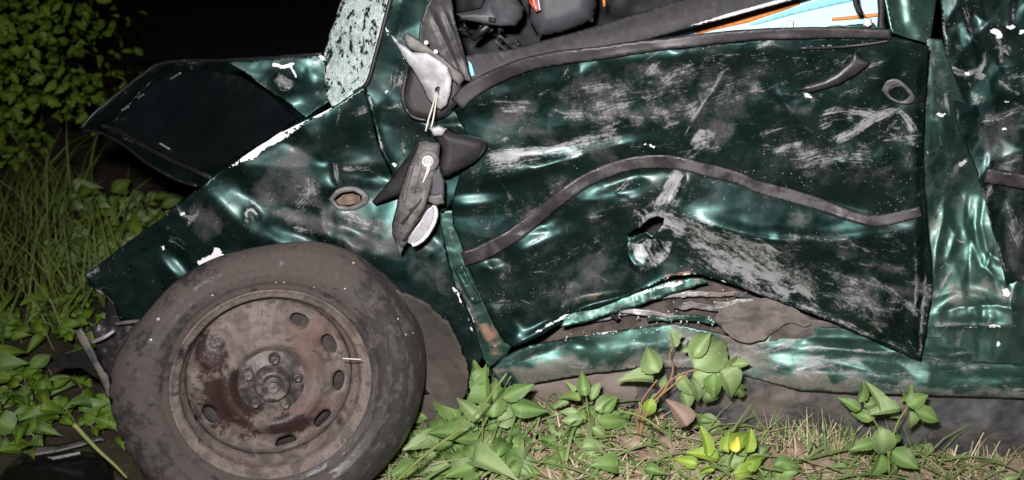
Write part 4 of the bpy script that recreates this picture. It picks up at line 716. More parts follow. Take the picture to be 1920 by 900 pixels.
# wheel disc with oval vents cut through
def disc_z(r):
    return np.interp(r, [0.0, 0.026, 0.054, 0.060, 0.066, 0.074, 0.082, 0.092, 0.104, 0.118, 0.136, 0.146, 0.153, 0.156], [-0.022, -0.022, -0.022, -0.021, -0.014, -0.005, -0.003, -0.007, -0.018, -0.024, -0.027, -0.034, -0.043, -0.048])
def wheel_disc():
    out = [Vector((0.156 * math.cos(t), 0.156 * math.sin(t))) for t in np.linspace(0, 2 * math.pi, 120, endpoint=False)]
    pts = list(out); faces = [list(range(120))]; hp = []
    for ang in [61, 27, -8, -45, -82, -157]:
        a0 = math.radians(ang); h = []
        sc = 0.92 if ang in (61, -157) else 1.0
        for t in np.linspace(0, 2 * math.pi, 20, endpoint=False):
            u = 0.0125 * math.cos(t) * sc; v = 0.0205 * math.copysign(abs(math.sin(t)) ** 0.8, math.sin(t)) * sc; rr = 0.128 + u; aa = a0 + v / 0.128
            h.append((rr * math.cos(aa), rr * math.sin(aa)))
        faces.append(list(range(len(pts), len(pts) + 20))); pts += [Vector(q) for q in h]; hp.append(h)
    for r in np.arange(0.004, 0.1545, 0.0042):
        n = max(6, int(2 * math.pi * r / 0.0045))
        for t in np.linspace(0, 2 * math.pi, n, endpoint=False):
            q = (r * math.cos(t), r * math.sin(t))
            if all(math.hypot(q[0] - np.mean([z[0] for z in h]), q[1] - np.mean([z[1] for z in h])) > 0.0235 for h in hp) or r < 0.11 or r > 0.1455: pts.append(Vector(q))
    vo, eo, fo, _, _, _ = delaunay_2d_cdt(pts, [], faces, 2, 1e-6)
    V = []
    for v in vo:
        r = math.hypot(v.x, v.y); z = float(disc_z(r))
        for h in hp:
            c = np.mean(h, axis=0); dd = math.hypot(v.x - c[0], v.y - c[1])
            if dd < 0.03: z -= 0.0035 * max(0, 1 - dd / 0.03)
        for ang in (97, 133, 168, -120):      # vents packed with mud
            c = (0.128 * math.cos(math.radians(ang)), 0.128 * math.sin(math.radians(ang))); ex = (v.x - c[0]) * c[0] / .128 + (v.y - c[1]) * c[1] / .128; ey = -(v.x - c[0]) * c[1] / .128 + (v.y - c[1]) * c[0] / .128
            dd = math.hypot(ex / .0135, ey / .021); z -= 0.005 * float(smooth((1.15 - dd) / .35))
        V.append((v.x, v.y, z))
    return V, [list(f) if len(f) != 3 or ((vo[f[1]] - vo[f[0]]).cross(vo[f[2]] - vo[f[0]])) > 0 else list(f)[::-1] for f in fo]
dsk = wmesh('wheel_disc', *wheel_disc(), M['rim'], rim); sm = dsk.modifiers.new('sheet', 'SOLIDIFY'); sm.thickness = 0.004; sm.offset = -1
brk = rough_mat('dark_brake_metal', (0.02, 0.017, 0.016), (0.06, 0.05, 0.045), 40, 0.8)  # dark brownish metal seen through the vents
wmesh('brake_disc', *lathe([(0.02, -0.062), (0.10, -0.062), (0.12, -0.060), (0.145, -0.062), (0.147, -0.075)], 64), brk)
hubm = rough_mat('oily_hub_metal', (0.045, 0.04, 0.042), (0.10, 0.085, 0.08), 60, 0.45, (0.20, 0.16, 0.145), 0.35, 0.4, 0.3)
hub = wmesh('hub', *lathe([(0.0625, -0.0195), (0.060, -0.0165), (0.036, -0.0165), (0.0335, -0.014), (0.032, 0.002), (0.0285, 0.009), (0.024, 0.0105), (0.018, 0.0095), (0.0175, 0.006), (0.0145, 0.006), (0.014, 0.010), (0.009, 0.011), (0.0085, 0.008), (0.0045, 0.008), (0.004, 0.010), (0.0001, 0.010)], 64), hubm)
for k in range(5):
    a = math.radians(80 + 72 * k); c = np.array([0.0475 * math.cos(a), 0.0475 * math.sin(a)])
    V, F = lathe([(0.0098, -0.020), (0.0098, -0.015), (0.0078, -0.014), (0.0078, -0.006), (0.0066, -0.0042), (0.004, -0.0036), (0.0036, -0.0055), (0.0001, -0.0055)], 6 if False else 18, lambda r, z, an: (r * (1 - 0.10 * abs(math.sin(3 * an))) if -0.0135 < z < -0.004 else r, z))
    wmesh('wheel_bolt', [(v[0] * 1.15 + c[0], v[1] * 1.15 + c[1], v[2] * 1.3 + 0.007) for v in V], F, hubm)
tube('straw_bit', [P(642, 672, -0.10), P(660, 673, -0.102), P(677, 674, -0.10)], 0.0012, M['wire_w'], wheel)

# --- mirror stub on the window corner
stub = empty('mirror_mount', tuple(P(810, 170, 0.05))); stub.parent = car; stub.matrix_parent_inverse = PINV(car)
panel('mount_gasket', [(768, 120), (762, 150), (756, 178), (760, 200), (772, 218), (800, 226), (830, 222), (850, 206), (862, 190), (868, 160), (850, 130), (810, 110)], lambda x, y: 0.085 + 0 * x, M['rubber'], stub, 4, thick=0.012, dome=(14, 22), curve=True)
panel('mount_gasket_rim', band_poly([(762, 140), (755, 175), (760, 202), (776, 220), (800, 226)], 8), lambda x, y: 0.078 + 0 * x, M['strip'], stub, 3, thick=0.006, dome=(4, 6))
panel('corner_trim', [(835, -40), (800, 12), (788, 50), (786, 88), (800, 96), (830, 118), (866, 146), (872, 150), (884, 152), (868, 90), (850, 30), (842, -40)], depth(line_base([(835, -30, .10), (790, 80, .075), (870, 145, .06), (845, 20, .11)]), [F_fold([(806, 20), (830, 70), (862, 140)], 6, 7), F_fold([(826, 6), (848, 60), (876, 140)], 5, 8), F_fold([(840, -20), (858, 50), (880, 140)], 4, 6), F_fbm(14, 1, 3)]), M['rubber'], stub, 3, thick=0.006)
panel('mirror_foot', [(733, 66), (742, 76), (758, 84), (774, 97), (800, 97), (826, 112), (840, 124), (848, 148), (846, 172), (838, 198), (826, 207), (814, 200), (802, 186), (790, 160), (772, 130), (758, 112), (744, 88)], depth(line_base([(733, 66, .06), (775, 100, .045), (840, 130, .035), (826, 205, .04), (775, 140, .05)]), [F_fold([(826, 112), (814, 150)], 5, 4), F_fold([(786, 144), (806, 152), (826, 152)], 4, -4), F_fbm(14, 1.6, 3)]), M['alu'], stub, 3, thick=0.010, dome=(12, 9), holes=[[(814, 168), (820, 162), (825, 164), (822, 178), (816, 184)], [(830, 184), (835, 181), (836, 186), (832, 191)]])
panel('foot_backing', [(806, 158), (840, 160), (842, 200), (806, 194)], lambda x, y: 0.075 + 0 * x, M['interior'], stub, 6)
panel('clip_bar', [(755, 70), (762, 60), (772, 66), (800, 84), (832, 108), (850, 124), (868, 138), (872, 148), (862, 162), (848, 150), (838, 126), (806, 102), (776, 96), (764, 88)], lambda x, y: 0.032 + 0.0001 * (x - 760), M['dusty'], stub, 3, thick=0.008, dome=(7, 7))
for (x, y) in [(799, 80), (817, 97)]: tube('mount_screw', [P(x, y, .03), P(x, y, .02)], 0.004, M['white'], stub, 10, False)

# --- mirror dangling from its wires
mir = empty('side_mirror', tuple(P(790, 460, 0.0))); mir.parent = car; mir.matrix_parent_inverse = PINV(car)
panel('mirror_housing', [(784, 264), (800, 262), (828, 268), (826, 290), (820, 318), (812, 340), (806, 368), (796, 392), (778, 420), (768, 440), (762, 460), (752, 468), (746, 462), (736, 442), (735, 420), (742, 392), (752, 350), (764, 312), (776, 288)], depth(line_base([(790, 265, .02), (828, 270, .03), (750, 465, -.01), (735, 420, 0.01), (790, 390, -.015)]), [F_fold([(778, 300), (766, 350), (758, 380)], 6, 4), F_fold([(790, 290), (784, 330), (776, 366)], 5, 4), F_crump(22, 3, 5), F_fbm(16, 2, 3)]), M['dusty'], mir, 3, thick=0.006, dome=(16, 18), rag=2)
for gp_ in [[(772, 312), (764, 345), (757, 378)], [(788, 306), (783, 336), (776, 362)], [(768, 396), (780, 388), (792, 372)], [(752, 420), (764, 408), (774, 396)], [(756, 452), (770, 434), (786, 410)]]:
    panel('housing_rib_slot', band_poly(gp_, 5, 3), lambda x, y: -0.030 + 0.0006 * (y - 300) * 0 + 0 * x, M['blackplastic'] if gp_[0][1] > 390 else M['dusty'], mir, 3, thick=0.003, rag=1.5)  # black strips stand in for shaded slots, grey ones are ribs
panel('housing_spike', [(744, 452), (752, 446), (756, 468), (750, 478), (746, 466)], lambda x, y: -0.02 + 0 * x, M['dusty'], mir, 3, thick=0.004)
panel('housing_gap_shade', [(770, 420), (796, 384), (808, 384), (800, 404), (780, 436), (766, 450)], lambda x, y: 0.004 + 0 * x, M['interior'], mir, 3, thick=0.004)  # dark sheet painted as the shaded gap beside the mirror glass
panel('shell_half', [(697, 378), (714, 358), (740, 326), (768, 286), (784, 262), (792, 280), (776, 330), (762, 362), (730, 374), (704, 384)], lambda x, y: 0.035 + 0.0002 * (780 - x), M['blackplastic'], mir, 4, thick=0.004, dome=(16, 12))
panel('shell_half', [(806, 246), (826, 236), (850, 246), (884, 254), (908, 262), (912, 274), (902, 292), (884, 308), (858, 322), (832, 332), (824, 310), (826, 276)], lambda x, y: 0.02 + 0.0002 * (x - 820), M['blackplastic'], mir, 4, thick=0.004, dome=(22, 20), curve=True)
panel('shell_bracket', [(804, 240), (824, 234), (838, 242), (830, 256), (812, 256)], lambda x, y: -0.005 + 0 * x, M['alu'], mir, 3, thick=0.006, dome=(7, 8))
panel('adjuster_arm', [(806, 330), (824, 312), (834, 340), (834, 382), (818, 384), (806, 374)], lambda x, y: 0.0 + 0 * x, M['greyplastic'], mir, 3, thick=0.006, dome=(6, 6))
panel('adjuster_foot', [(804, 366), (830, 362), (834, 382), (816, 386), (802, 378)], lambda x, y: -0.015 + 0 * x, M['dusty'], mir, 3, thick=0.006, dome=(6, 6))
panel('mirror_glass', [(812, 386), (816, 400), (812, 420), (800, 442), (784, 456), (772, 458), (760, 450), (772, 436), (788, 416), (800, 396)], lambda x, y: -0.005 + 0.0003 * (x - 790), M['alu'], mir, 3, thick=0.004, curve=True)
panel('glass_rim', band_poly([(814, 384), (818, 402), (811, 424), (798, 444), (784, 456), (772, 460)], 9), lambda x, y: -0.014 + 0.0003 * (x - 790), M['white'], mir, 3, thick=0.006, dome=(4, 5))
mc = P(803, 302, -0.002)
def disc_at(name, c, r, t, mat, par, n=28):
    fw = np.array([0, -1, 0.35]); fw /= np.linalg.norm(fw); a = np.array([1.0, 0, 0]); b = np.cross(fw, a)
    pr = [(r, 0), (r, t * .7), (r * .9, t), (r * .55, t), (r * .5, t * .7), (r * .25, t * .7), (0.0002, t * .9)]
    V = []; F = []
    for k in range(n):
        an = 2 * math.pi * k / n
        for (q, z) in pr: V.append(c + q * (math.cos(an) * a + math.sin(an) * b) + fw * z)
    m = len(pr)
    for k in range(n):
        for j in range(m - 1): F.append((k * m + j, ((k + 1) % n) * m + j, ((k + 1) % n) * m + j + 1, k * m + j + 1))
    return mesh_obj(name, V, F, mat, par)
disc_at('motor_disc', mc, 0.020, 0.012, M['dusty'], mir); disc_at('motor_hub', mc + np.array([0, -0.010, 0.002]), 0.0115, 0.008, M['alu'], mir)
for pts in [[(818, 172, .03), (812, 196, .01), (804, 222, .0), (798, 246, .0)], [(820, 174, .03), (816, 200, .012), (812, 224, .0), (808, 240, 0.0)], [(803, 306, -.02), (800, 322, -.024), (792, 345, -.02)], [(805, 306, -.02), (804, 320, -.026), (798, 332, -.022), (790, 347, -.02)]]:
    tube('wire', [P(*q) for q in pts], 0.0016, M['wire_w'], mir, 6)

# --- window opening: bent frame and trim, interior
panel('bent_window_frame', [(866, 106), (900, 100), (960, 92), (1010, 78), (1070, 62), (1140, 42), (1230, 14), (1320, -14), (1480, -60), (1640, -70), (1500, -4), (1440, 14), (1340, 40), (1240, 66), (1130, 98), (1060, 108), (980, 120), (920, 142), (884, 158)], depth(line_base([(880, 120, .14), (1100, 80, .16), (1320, 10, .20), (1560, -60, .22)]), [F_ridge([(900, 140), (1000, 108), (1130, 76), (1300, 28), (1480, -26)], 34, 26), F_fbm(40, 3, 3)]), M['trimfabric'], car, 5, thick=0.01)
panel('frame_bright_edge', band_poly([(1098, 100), (1180, 78), (1260, 57), (1340, 36), (1420, 14), (1500, -8), (1580, -30)], 8, 10), lambda x, y: 0.15 + 0.00008 * (x - 1100), M['white'], car, 4, thick=0.006, dome=(4, 5))
panel('seat_back', [(990, -40), (1120, -40), (1120, 10), (1112, 40), (1060, 62), (1010, 72), (992, 40)], lambda x, y: 0.34 + 0 * x, M['greyplastic'], car, 5, thick=0.06, dome=(34, 60))
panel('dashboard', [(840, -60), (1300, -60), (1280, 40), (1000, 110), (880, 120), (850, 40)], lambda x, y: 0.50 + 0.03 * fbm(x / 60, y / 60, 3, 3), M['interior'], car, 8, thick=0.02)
sc_ = panel('steering_column_cover', [(852, 24), (872, 20), (900, 14), (912, -10), (925, -40), (968, -40), (974, 0), (984, 14), (980, 34), (966, 50), (930, 50), (890, 42), (864, 38)], depth(line_base([(852, 30, .26), (980, 30, .30), (940, -30, .32), (940, 45, .27)]), [F_fold([(912, -10), (918, 14), (934, 44)], 7, 6), F_fold([(860, 34), (900, 34), (960, 44)], 7, -5)]), M['greyplastic'], car, 3, thick=0.01, dome=(16, 24))
panel('cover_slot', [(916, 32), (930, 34), (928, 42), (916, 40)], lambda x, y: 0.232 + 0 * x, M['interior'], sc_, 3, thick=0.003)
tube('column_stalk', [P(890, 70, .30), P(900, 60, .28), P(916, 48, .28)], 0.008, M['blackplastic'], car)
for i in range(12):
    x = R.uniform(872, 990); y = R.uniform(52, 92)
    tube('loose_wire', [P(x, y, .33), P(x + R.uniform(-14, 14), y + R.uniform(-10, 10), .31), P(x + R.uniform(-30, 30), y + R.uniform(-16, 16), .33)], 0.0026, M['blackplastic'] if i % 3 else M['greyplastic'], car, 6)
for i, (m_, dx) in enumerate([('wire_r', 0), ('wire_o', 4), ('wire_p', 9), ('wire_w', 5), ('wire_r', 8), ('wire_w', 12)]):
    tube('coloured_wire', [P(996 + dx, -14, .27), P(994 + dx * 1.3, 2, .255), P(1000 + dx, 12 + i, .25), P(1006 + dx * .6, 22 - i, .26)], 0.0022, M[m_], car, 6)
tube('orange_tab', [P(1132, -4, .30), P(1133, 12, .30)], 0.003, M['wire_o'], car, 6, False)
panel('blue_corner_clip', [(878, 114), (884, 120), (890, 142), (886, 150), (880, 134)], lambda x, y: 0.125 + 0 * x, M['blue'], car, 3, thick=0.004)
panel('frame_rear_seal', [(1640, -60), (1664, -60), (1662, 0), (1660, 40), (1664, 60), (1644, 60), (1646, 20)], lambda x, y: 0.09 + 0 * x, M['rubber'], car, 4, thick=0.008, dome=(8, 8))
panel('lower_frame_lip', [(1240, 88), (1320, 74), (1400, 62), (1440, 56), (1560, 50), (1640, 44), (1650, 62), (1500, 70), (1300, 92)], lambda x, y: 0.125 + 0.004 * fbm(x / 40, y / 20, 2, 3), M['sill'], car, 5, [('dirt', .4, 10, [(1300, 70), (1450, 55), (1640, 45)])], rag=3)
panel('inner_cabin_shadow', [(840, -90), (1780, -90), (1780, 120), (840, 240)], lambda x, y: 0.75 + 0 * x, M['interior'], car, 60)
for (x, y, w, h) in [(1476, 38, 12, 20), (1620, 34, 14, 14)]:
    panel('white_clip', [(x, y), (x + w, y), (x + w + 2, y + h), (x + w / 2, y + h + 4), (x - 2, y + h)], lambda xx, yy: 0.10 + 0 * xx, M['white'], car, 3, thick=0.006, dome=(4, 3), rag=1)
panel('black_latch', [(1594, -30), (1606, -30), (1612, 8), (1620, 26), (1608, 28), (1600, 10)], lambda x, y: 0.17 + 0 * x, M['blackplastic'], car, 3, thick=0.008, dome=(4, 4))

# --- broken bumper pieces ahead of the wheel
bb = [(138, 622), (150, 612), (172, 610), (200, 596), (232, 600), (262, 606), (255, 640), (236, 660), (232, 700), (208, 748), (196, 720), (176, 690), (160, 650)]
panel('bumper_bracket', [(172, 612), (210, 592), (262, 600), (262, 640), (236, 690), (214, 740), (196, 690), (180, 650)], lambda x, y: 0.10 + 0.008 * ridged(x / 30, y / 30, 2, 3), M['blackplastic'], car, 4, thick=0.006, rag=3)
panel('bumper_strut', [(138, 620), (152, 614), (170, 640), (186, 676), (204, 706), (212, 746), (202, 748), (184, 706), (160, 664), (146, 640)], lambda x, y: 0.05 + 0 * x, M['under'], car, 3, thick=0.01, dome=(7, 8), rag=2.5)
tube('bumper_strut_bar', [P(172, 642, .06), P(196, 632, .05), P(214, 620, .06)], 0.004, M['steel'], car)
tube('bumper_strut_bar', [P(216, 607, .08), P(240, 604, .07), P(262, 602, .07)], 0.004, M['under'], car)
panel('bumper_skirt', [(80, 690), (110, 668), (150, 656), (180, 652), (205, 690), (196, 720), (150, 690), (110, 690)], lambda x, y: 0.22 + (150 - x) * 0.0008, M['blackplastic'], car, 4, thick=0.006, rag=3)
# rest of the shell, one sheet coloured near-black for the shade behind the skins
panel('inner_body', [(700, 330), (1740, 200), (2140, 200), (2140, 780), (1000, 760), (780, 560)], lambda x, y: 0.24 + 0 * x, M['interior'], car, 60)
# crumbs of toughened glass on the sill edge
def crumbs():
    V = []; F = []
    for i in range(60):
        k = R.random()
        if k < .45: x = R.uniform(1150, 1400); y = 598 + R.gauss(0, 9)
        elif k < .8: x = R.uniform(1060, 1260); y = 634 - (x - 1060) * .11 + R.gauss(0, 7)
        else: x = R.uniform(1200, 1500); y = 560 + R.gauss(0, 14)
        c = P(x, y, 0.084 + R.uniform(-.006, .006)); s = R.uniform(.0008, .0022); b = len(V)
        for dx in (-1, 1):
            for dy in (-1, 1):
                for dz in (-1, 1): V.append(c + s * np.array([dx * R.uniform(.5, 1), dy * R.uniform(.5, 1), dz * R.uniform(.5, 1)]))
        for q in [(0, 1, 3, 2), (4, 6, 7, 5), (0, 4, 5, 1), (2, 3, 7, 6), (0, 2, 6, 4), (1, 5, 7, 3)]: F.append(tuple(b + t for t in q))
    o = mesh_obj('glass_crumbs', V, F, M['glassbit'], None, False); tag(o, 'crumbs of broken window glass scattered along the green sill', 'glass', kind='stuff')
crumbs()

# ------------------------------------------------------------------ things beside / in the car
bd_ = empty('striped_board', tuple(P(1450, 70, 0.30))); tag(bd_, 'pale blue and white board with an orange stripe inside the broken window', 'board')
panel('board_sheet', [(1180, 84), (1260, 60), (1340, 40), (1440, 14), (1560, -30), (1664, -40), (1664, 50), (1500, 80), (1240, 100)], lambda x, y: 0.30 + 0.0001 * (1450 - x), M['paleblue'], bd_, 8, thick=0.012)
panel('orange_stripe', [(1290, 54), (1316, 40), (1380, 24), (1420, 14), (1500, -6), (1500, 8), (1480, 16), (1404, 42), (1340, 56), (1310, 64)], lambda x, y: 0.296 + 0.0001 * (1450 - x), M['orange'], bd_, 5, thick=0.004)
panel('blue_stripe', [(1240, 62), (1300, 50), (1302, 58), (1260, 70)], lambda x, y: 0.294 + 0.0001 * (1450 - x), M['blue'], bd_, 4, thick=0.004)
panel('blue_stripe', [(1404, 46), (1480, 18), (1540, 0), (1600, -16), (1600, 2), (1500, 24), (1420, 46)], lambda x, y: 0.297 + 0.0001 * (1450 - x), M['blue'], bd_, 5, thick=0.002)
panel('brown_edge', [(1560, 34), (1600, 30), (1654, 24), (1654, 30), (1600, 36), (1560, 39)], lambda x, y: 0.292 + 0.0001 * (1450 - x), M['orange'], bd_, 4, thick=0.004)

g0 = on_ground(110, 880)
bp = empty('bumper_piece', tuple(g0)); tag(bp, 'broken glossy black plastic bumper piece lying on the weeds beside the flat tyre', 'bumper piece')
panel('bumper_shell', [(-60, 862), (0, 856), (60, 846), (120, 840), (196, 848), (214, 880), (220, 940), (-60, 950)], lambda x, y: 0.16 + (880 - y) * 0.0022, M['glossblack'], bp, 6, thick=0.006, dome=(26, 22), rag=3)
panel('bumper_lip', [(40, 846), (70, 836), (110, 834), (150, 824), (188, 814), (196, 824), (150, 838), (110, 848), (60, 856)], lambda x, y: 0.20 + (840 - y) * 0.002, M['under'], bp, 4, thick=0.006, dome=(7, 8))
panel('bumper_tab', [(88, 858), (130, 850), (150, 846), (152, 853), (100, 864)], lambda x, y: 0.165 + 0 * x, M['steel'], bp, 3, thick=0.004, dome=(4, 4))

# ------------------------------------------------------------------ vegetation
def leaf_mat(name, c1, c2, rough=0.5, trans=0.35):
    t = NT(name); oi = t.n('ObjectInfo'); at = t.attr('tint').outputs['Fac']; v = t.attr('vein').outputs['Fac']; p = t.pos(); a = t.noise(p, 60, 4, 0.6)
    f = t.math('ADD', t.math('MULTIPLY', oi.outputs['Random'], 0.45), t.math('ADD', t.math('MULTIPLY', at, 0.45), t.math('MULTIPLY', a, 0.3)), clamp=True)
    col = t.mix(f, c1, c2); col = t.mix(t.math('MULTIPLY', v, 0.5), col, tuple(min(1, q * 1.7 + 0.03) for q in c2))
    brn = t.step(t.noise(p, 38, 5, 0.7), 0.62, 0.74); col = t.mix(t.math('MULTIPLY', brn, 0.45), col, (0.17, 0.13, 0.06))
    t.bump(t.math('ADD', t.math('MULTIPLY', a, 0.4), t.math('MULTIPLY', v, 0.5)), 0.4, 0.002)
    t.set(Base_Color=col, Roughness=rough, Specular_IOR_Level=0.35)
    tr = t.n('BsdfTranslucent'); t.t.links.new(col, tr.inputs[0]); mx = t.n('MixShader'); mx.inputs[0].default_value = trans
    t.t.links.new(t.b.outputs[0], mx.inputs[1]); t.t.links.new(tr.outputs[0], mx.inputs[2]); t.t.links.new(mx.outputs[0], t.out.inputs[0])
    return t.m
M['leaf'] = leaf_mat('fresh_green_leaf', (0.060, 0.135, 0.032), (0.20, 0.31, 0.095))
M['leafpale'] = leaf_mat('pale_green_leaf', (0.15, 0.235, 0.08), (0.29, 0.385, 0.17))
M['leafyel'] = leaf_mat('yellow_green_leaf', (0.17, 0.29, 0.035), (0.32, 0.44, 0.075))
M['leafdark'] = leaf_mat('bush_leaf', (0.034, 0.080, 0.007), (0.165, 0.265, 0.028))
M['dead'] = leaf_mat('dry_brown_leaf', (0.10, 0.060, 0.042), (0.30, 0.21, 0.165), 0.8, 0.15)
M['grass'] = leaf_mat('grass_blade', (0.040, 0.078, 0.012), (0.16, 0.21, 0.045), 0.55, 0.3)
M['straw'] = leaf_mat('dry_straw', (0.27, 0.22, 0.11), (0.60, 0.52, 0.34), 0.7, 0.1)
M['flat'] = leaf_mat('flattened_green_blade', (0.085, 0.15, 0.035), (0.27, 0.34, 0.14), 0.5, 0.2)
M['stem'] = plain('green_brown_stem', (0.17, 0.20, 0.06)); M['vine'] = plain('brown_vine_stem', (0.26, 0.15, 0.08)); M['bark'] = plain('dark_bark', (0.06, 0.045, 0.03))

def leaf_arrays(kind='oval', n=7, fold=0.25, curl=0.25, seed=0):
    """leaf of unit length along +X in the XY plane, serrated edge, folded at the midrib"""
    rr = random.Random(seed); V = []; F = []; vein = []
    for i in range(n + 1):
        t = i / n
        if kind == 'oval': w = 0.27 * (math.sin(math.pi * t ** 0.72) ** 0.9)
        elif kind == 'lobed':
            w = 0.40 * (math.sin(math.pi * t ** 0.7) ** 0.7) * (1.0 if i % 2 else 0.62)
        elif kind == 'heart': w = 0.36 * (math.sin(math.pi * t ** 0.6) ** 0.9)
        else: w = 0.10 * math.sin(math.pi * t ** 0.6)
        if 0 < i < n and kind in ('oval', 'heart'): w *= 1 + (0.06 if i % 2 else -0.05) + rr.uniform(-.05, .05)
        if i in (0, n): w = 0.002
        zc = -curl * (t - 0.2) ** 2 * 1.2 + 0.02 * math.sin(t * 7 + seed * 2)
        sh = 0.07 if kind in ('lobed',) and i % 2 else 0.03
        for s, k in ((-1, 0), (-0.5, 0.35), (0, 1), (0.5, 0.35), (1, 0)):
            V.append((t + abs(s) * sh, s * w, zc + abs(s) * w * fold * 2 - 0.5 * (s * s) * w * fold + (rr.uniform(-.008, .008) if s else 0) + 0.05 * math.sin(t * 5 + seed) * s)); vein.append(1.0 if s == 0 else (0.13 if (abs(s) == .5 and i % 2) else 0.0))
    for i in range(n):
        for j in range(4):
            a = i * 5 + j; F.append((a, a + 5, a + 6, a + 1))
    return np.array(V), F, np.array(vein)
LEAFMESH = {}
def leaf_mesh(kind, matk, var=0):
    key = (kind, matk, var)
    if key not in LEAFMESH:
        V, F, ve = leaf_arrays(kind, 16 if kind == 'heart' else (14 if kind == 'oval' else 8), 0.10 + 0.13 * var, 0.15 + 0.28 * var, var * 13 + 5)
        me = bpy.data.meshes.new('leaf'); me.from_pydata([tuple(v) for v in V], [], F); me.polygons.foreach_set('use_smooth', [True] * len(F)); me.materials.append(M[matk])
        attr(me, 'vein', ve); attr(me, 'tint', np.full(len(V), 0.5)); LEAFMESH[key] = me
    return LEAFMESH[key]
def place_leaf(name, parent, kind, matk, p, dirv, nrm, size):
    d = Vector(dirv).normalized(); n = Vector(nrm); n = (n - d * n.dot(d))
    if n.length < 1e-4: n = Vector((0, 0, 1)) - d * d.z
    n.normalize(); b = n.cross(d)
    m = Matrix((d, b, n)).transposed().to_4x4(); m = m @ Matrix.Diagonal((size, size * R.uniform(.85, 1.1), size, 1)); m.translation = Vector(p)
    o = bpy.data.objects.new(name, leaf_mesh(kind, matk, R.randrange(4))); COL.objects.link(o)
    if parent is not None: o.parent = parent; o.matrix_parent_inverse = PINV(parent)
    o.matrix_basis = m
    return o
def img_dir(ang, toward=0.0):
    a = math.radians(ang); return RT * math.cos(a) + UP * math.sin(a) - FW * toward
PXM = lambda p: float(np.dot(np.asarray(p) - CAMP, FW)) / FPX   # metres per pixel at a point
def plant(name, label, base_px, leaves, stems, group=None, stem_mat='stem', cat='plant', yplane=None):
    b = on_ground(*base_px); y0 = b[1] if yplane is None else yplane
    root = empty(name, tuple(b)); tag(root, label, cat, group)
    for st in stems:
        pts = [P(x, y, y0 + (st_off if False else 0.0) + 0.0004 * (y - base_px[1]) * 0) for (x, y) in st]
        pts[0] = np.array(pts[0]); n = len(pts)
        tube('stem', pts, 0.002, M[stem_mat], root, 6, True, [0.0026, 0.0014])
    for (x, y, L, ang, kind, matk) in leaves:
        p = P(x, y, y0 - R.uniform(-0.01, 0.03)); s = L * PXM(p)
        s *= R.uniform(.75, 1.25); ang += R.uniform(-14, 14); d = img_dir(ang, R.uniform(-0.5, 0.35)); nr = -FW + RT * R.uniform(-.75, .75) + UP * R.uniform(-.3, .9)
        place_leaf('leaf', root, kind, matk, p, d, nr, s)
        if R.random() < .5:      # smaller leaf tucked behind
            p2 = P(x + R.uniform(-26, 26), y + R.uniform(-10, 34), y0 + R.uniform(0.015, 0.05)); place_leaf('leaf', root, R.choice(['oval', 'heart', 'lobed']), R.choice(['leaf', 'leafpale', matk]), p2, img_dir(ang + R.uniform(-70, 70), R.uniform(-.5, .4)), -FW + RT * R.uniform(-.9, .9) + UP * R.uniform(-.3, 1), s * R.uniform(.45, .9))
    return root

plant('weed', 'broad leafed bright green weed growing between the tyre and the sill', (905, 835), [
    (900, 745, 75, 95, 'heart', 'leaf'), (890, 720, 52, 60, 'heart', 'leaf'), (915, 760, 66, 120, 'heart', 'leaf'), (925, 785, 74, 75, 'heart', 'leaf'), (905, 790, 70, 140, 'oval', 'leafpale'), (940, 748, 62, 22, 'oval', 'leaf'), (955, 760, 66, -20, 'oval', 'leaf'), (935, 790, 70, 60, 'oval', 'leafpale'), (935, 800, 60, 20, 'oval', 'leafpale'), (890, 820, 72, 150, 'oval', 'leaf'), (870, 840, 66, 110, 'oval', 'leaf'), (930, 830, 64, -30, 'oval', 'leafpale'), (880, 800, 64, 170, 'oval', 'leaf')],
    [[(900, 880), (905, 800), (905, 740)], [(860, 900), (905, 800), (958, 705)], [(910, 870), (935, 790), (955, 755)]], None, 'stem', 'weed', -0.02)
plant('weed', 'small green sapling with upright pointed leaves in front of the muddy sill', (1112, 850), [
    (1098, 745, 46, 100, 'oval', 'leaf'), (1090, 750, 42, 150, 'oval', 'leaf'), (1108, 752, 48, 55, 'oval', 'leafpale'), (1085, 772, 46, 175, 'oval', 'leafpale'), (1115, 770, 56, 30, 'oval', 'leafpale'), (1118, 790, 60, -5, 'oval', 'leaf'), (1095, 785, 55, 195, 'oval', 'leafpale'), (1110, 800, 50, -40, 'oval', 'leafpale'), (1130, 775, 50, 60, 'oval', 'leaf'), (1140, 800, 62, 20, 'oval', 'leaf')],
    [[(1112, 870), (1106, 800), (1098, 735)], [(1112, 850), (1120, 800), (1140, 770)]], None, 'stem', 'weed', 0.0)
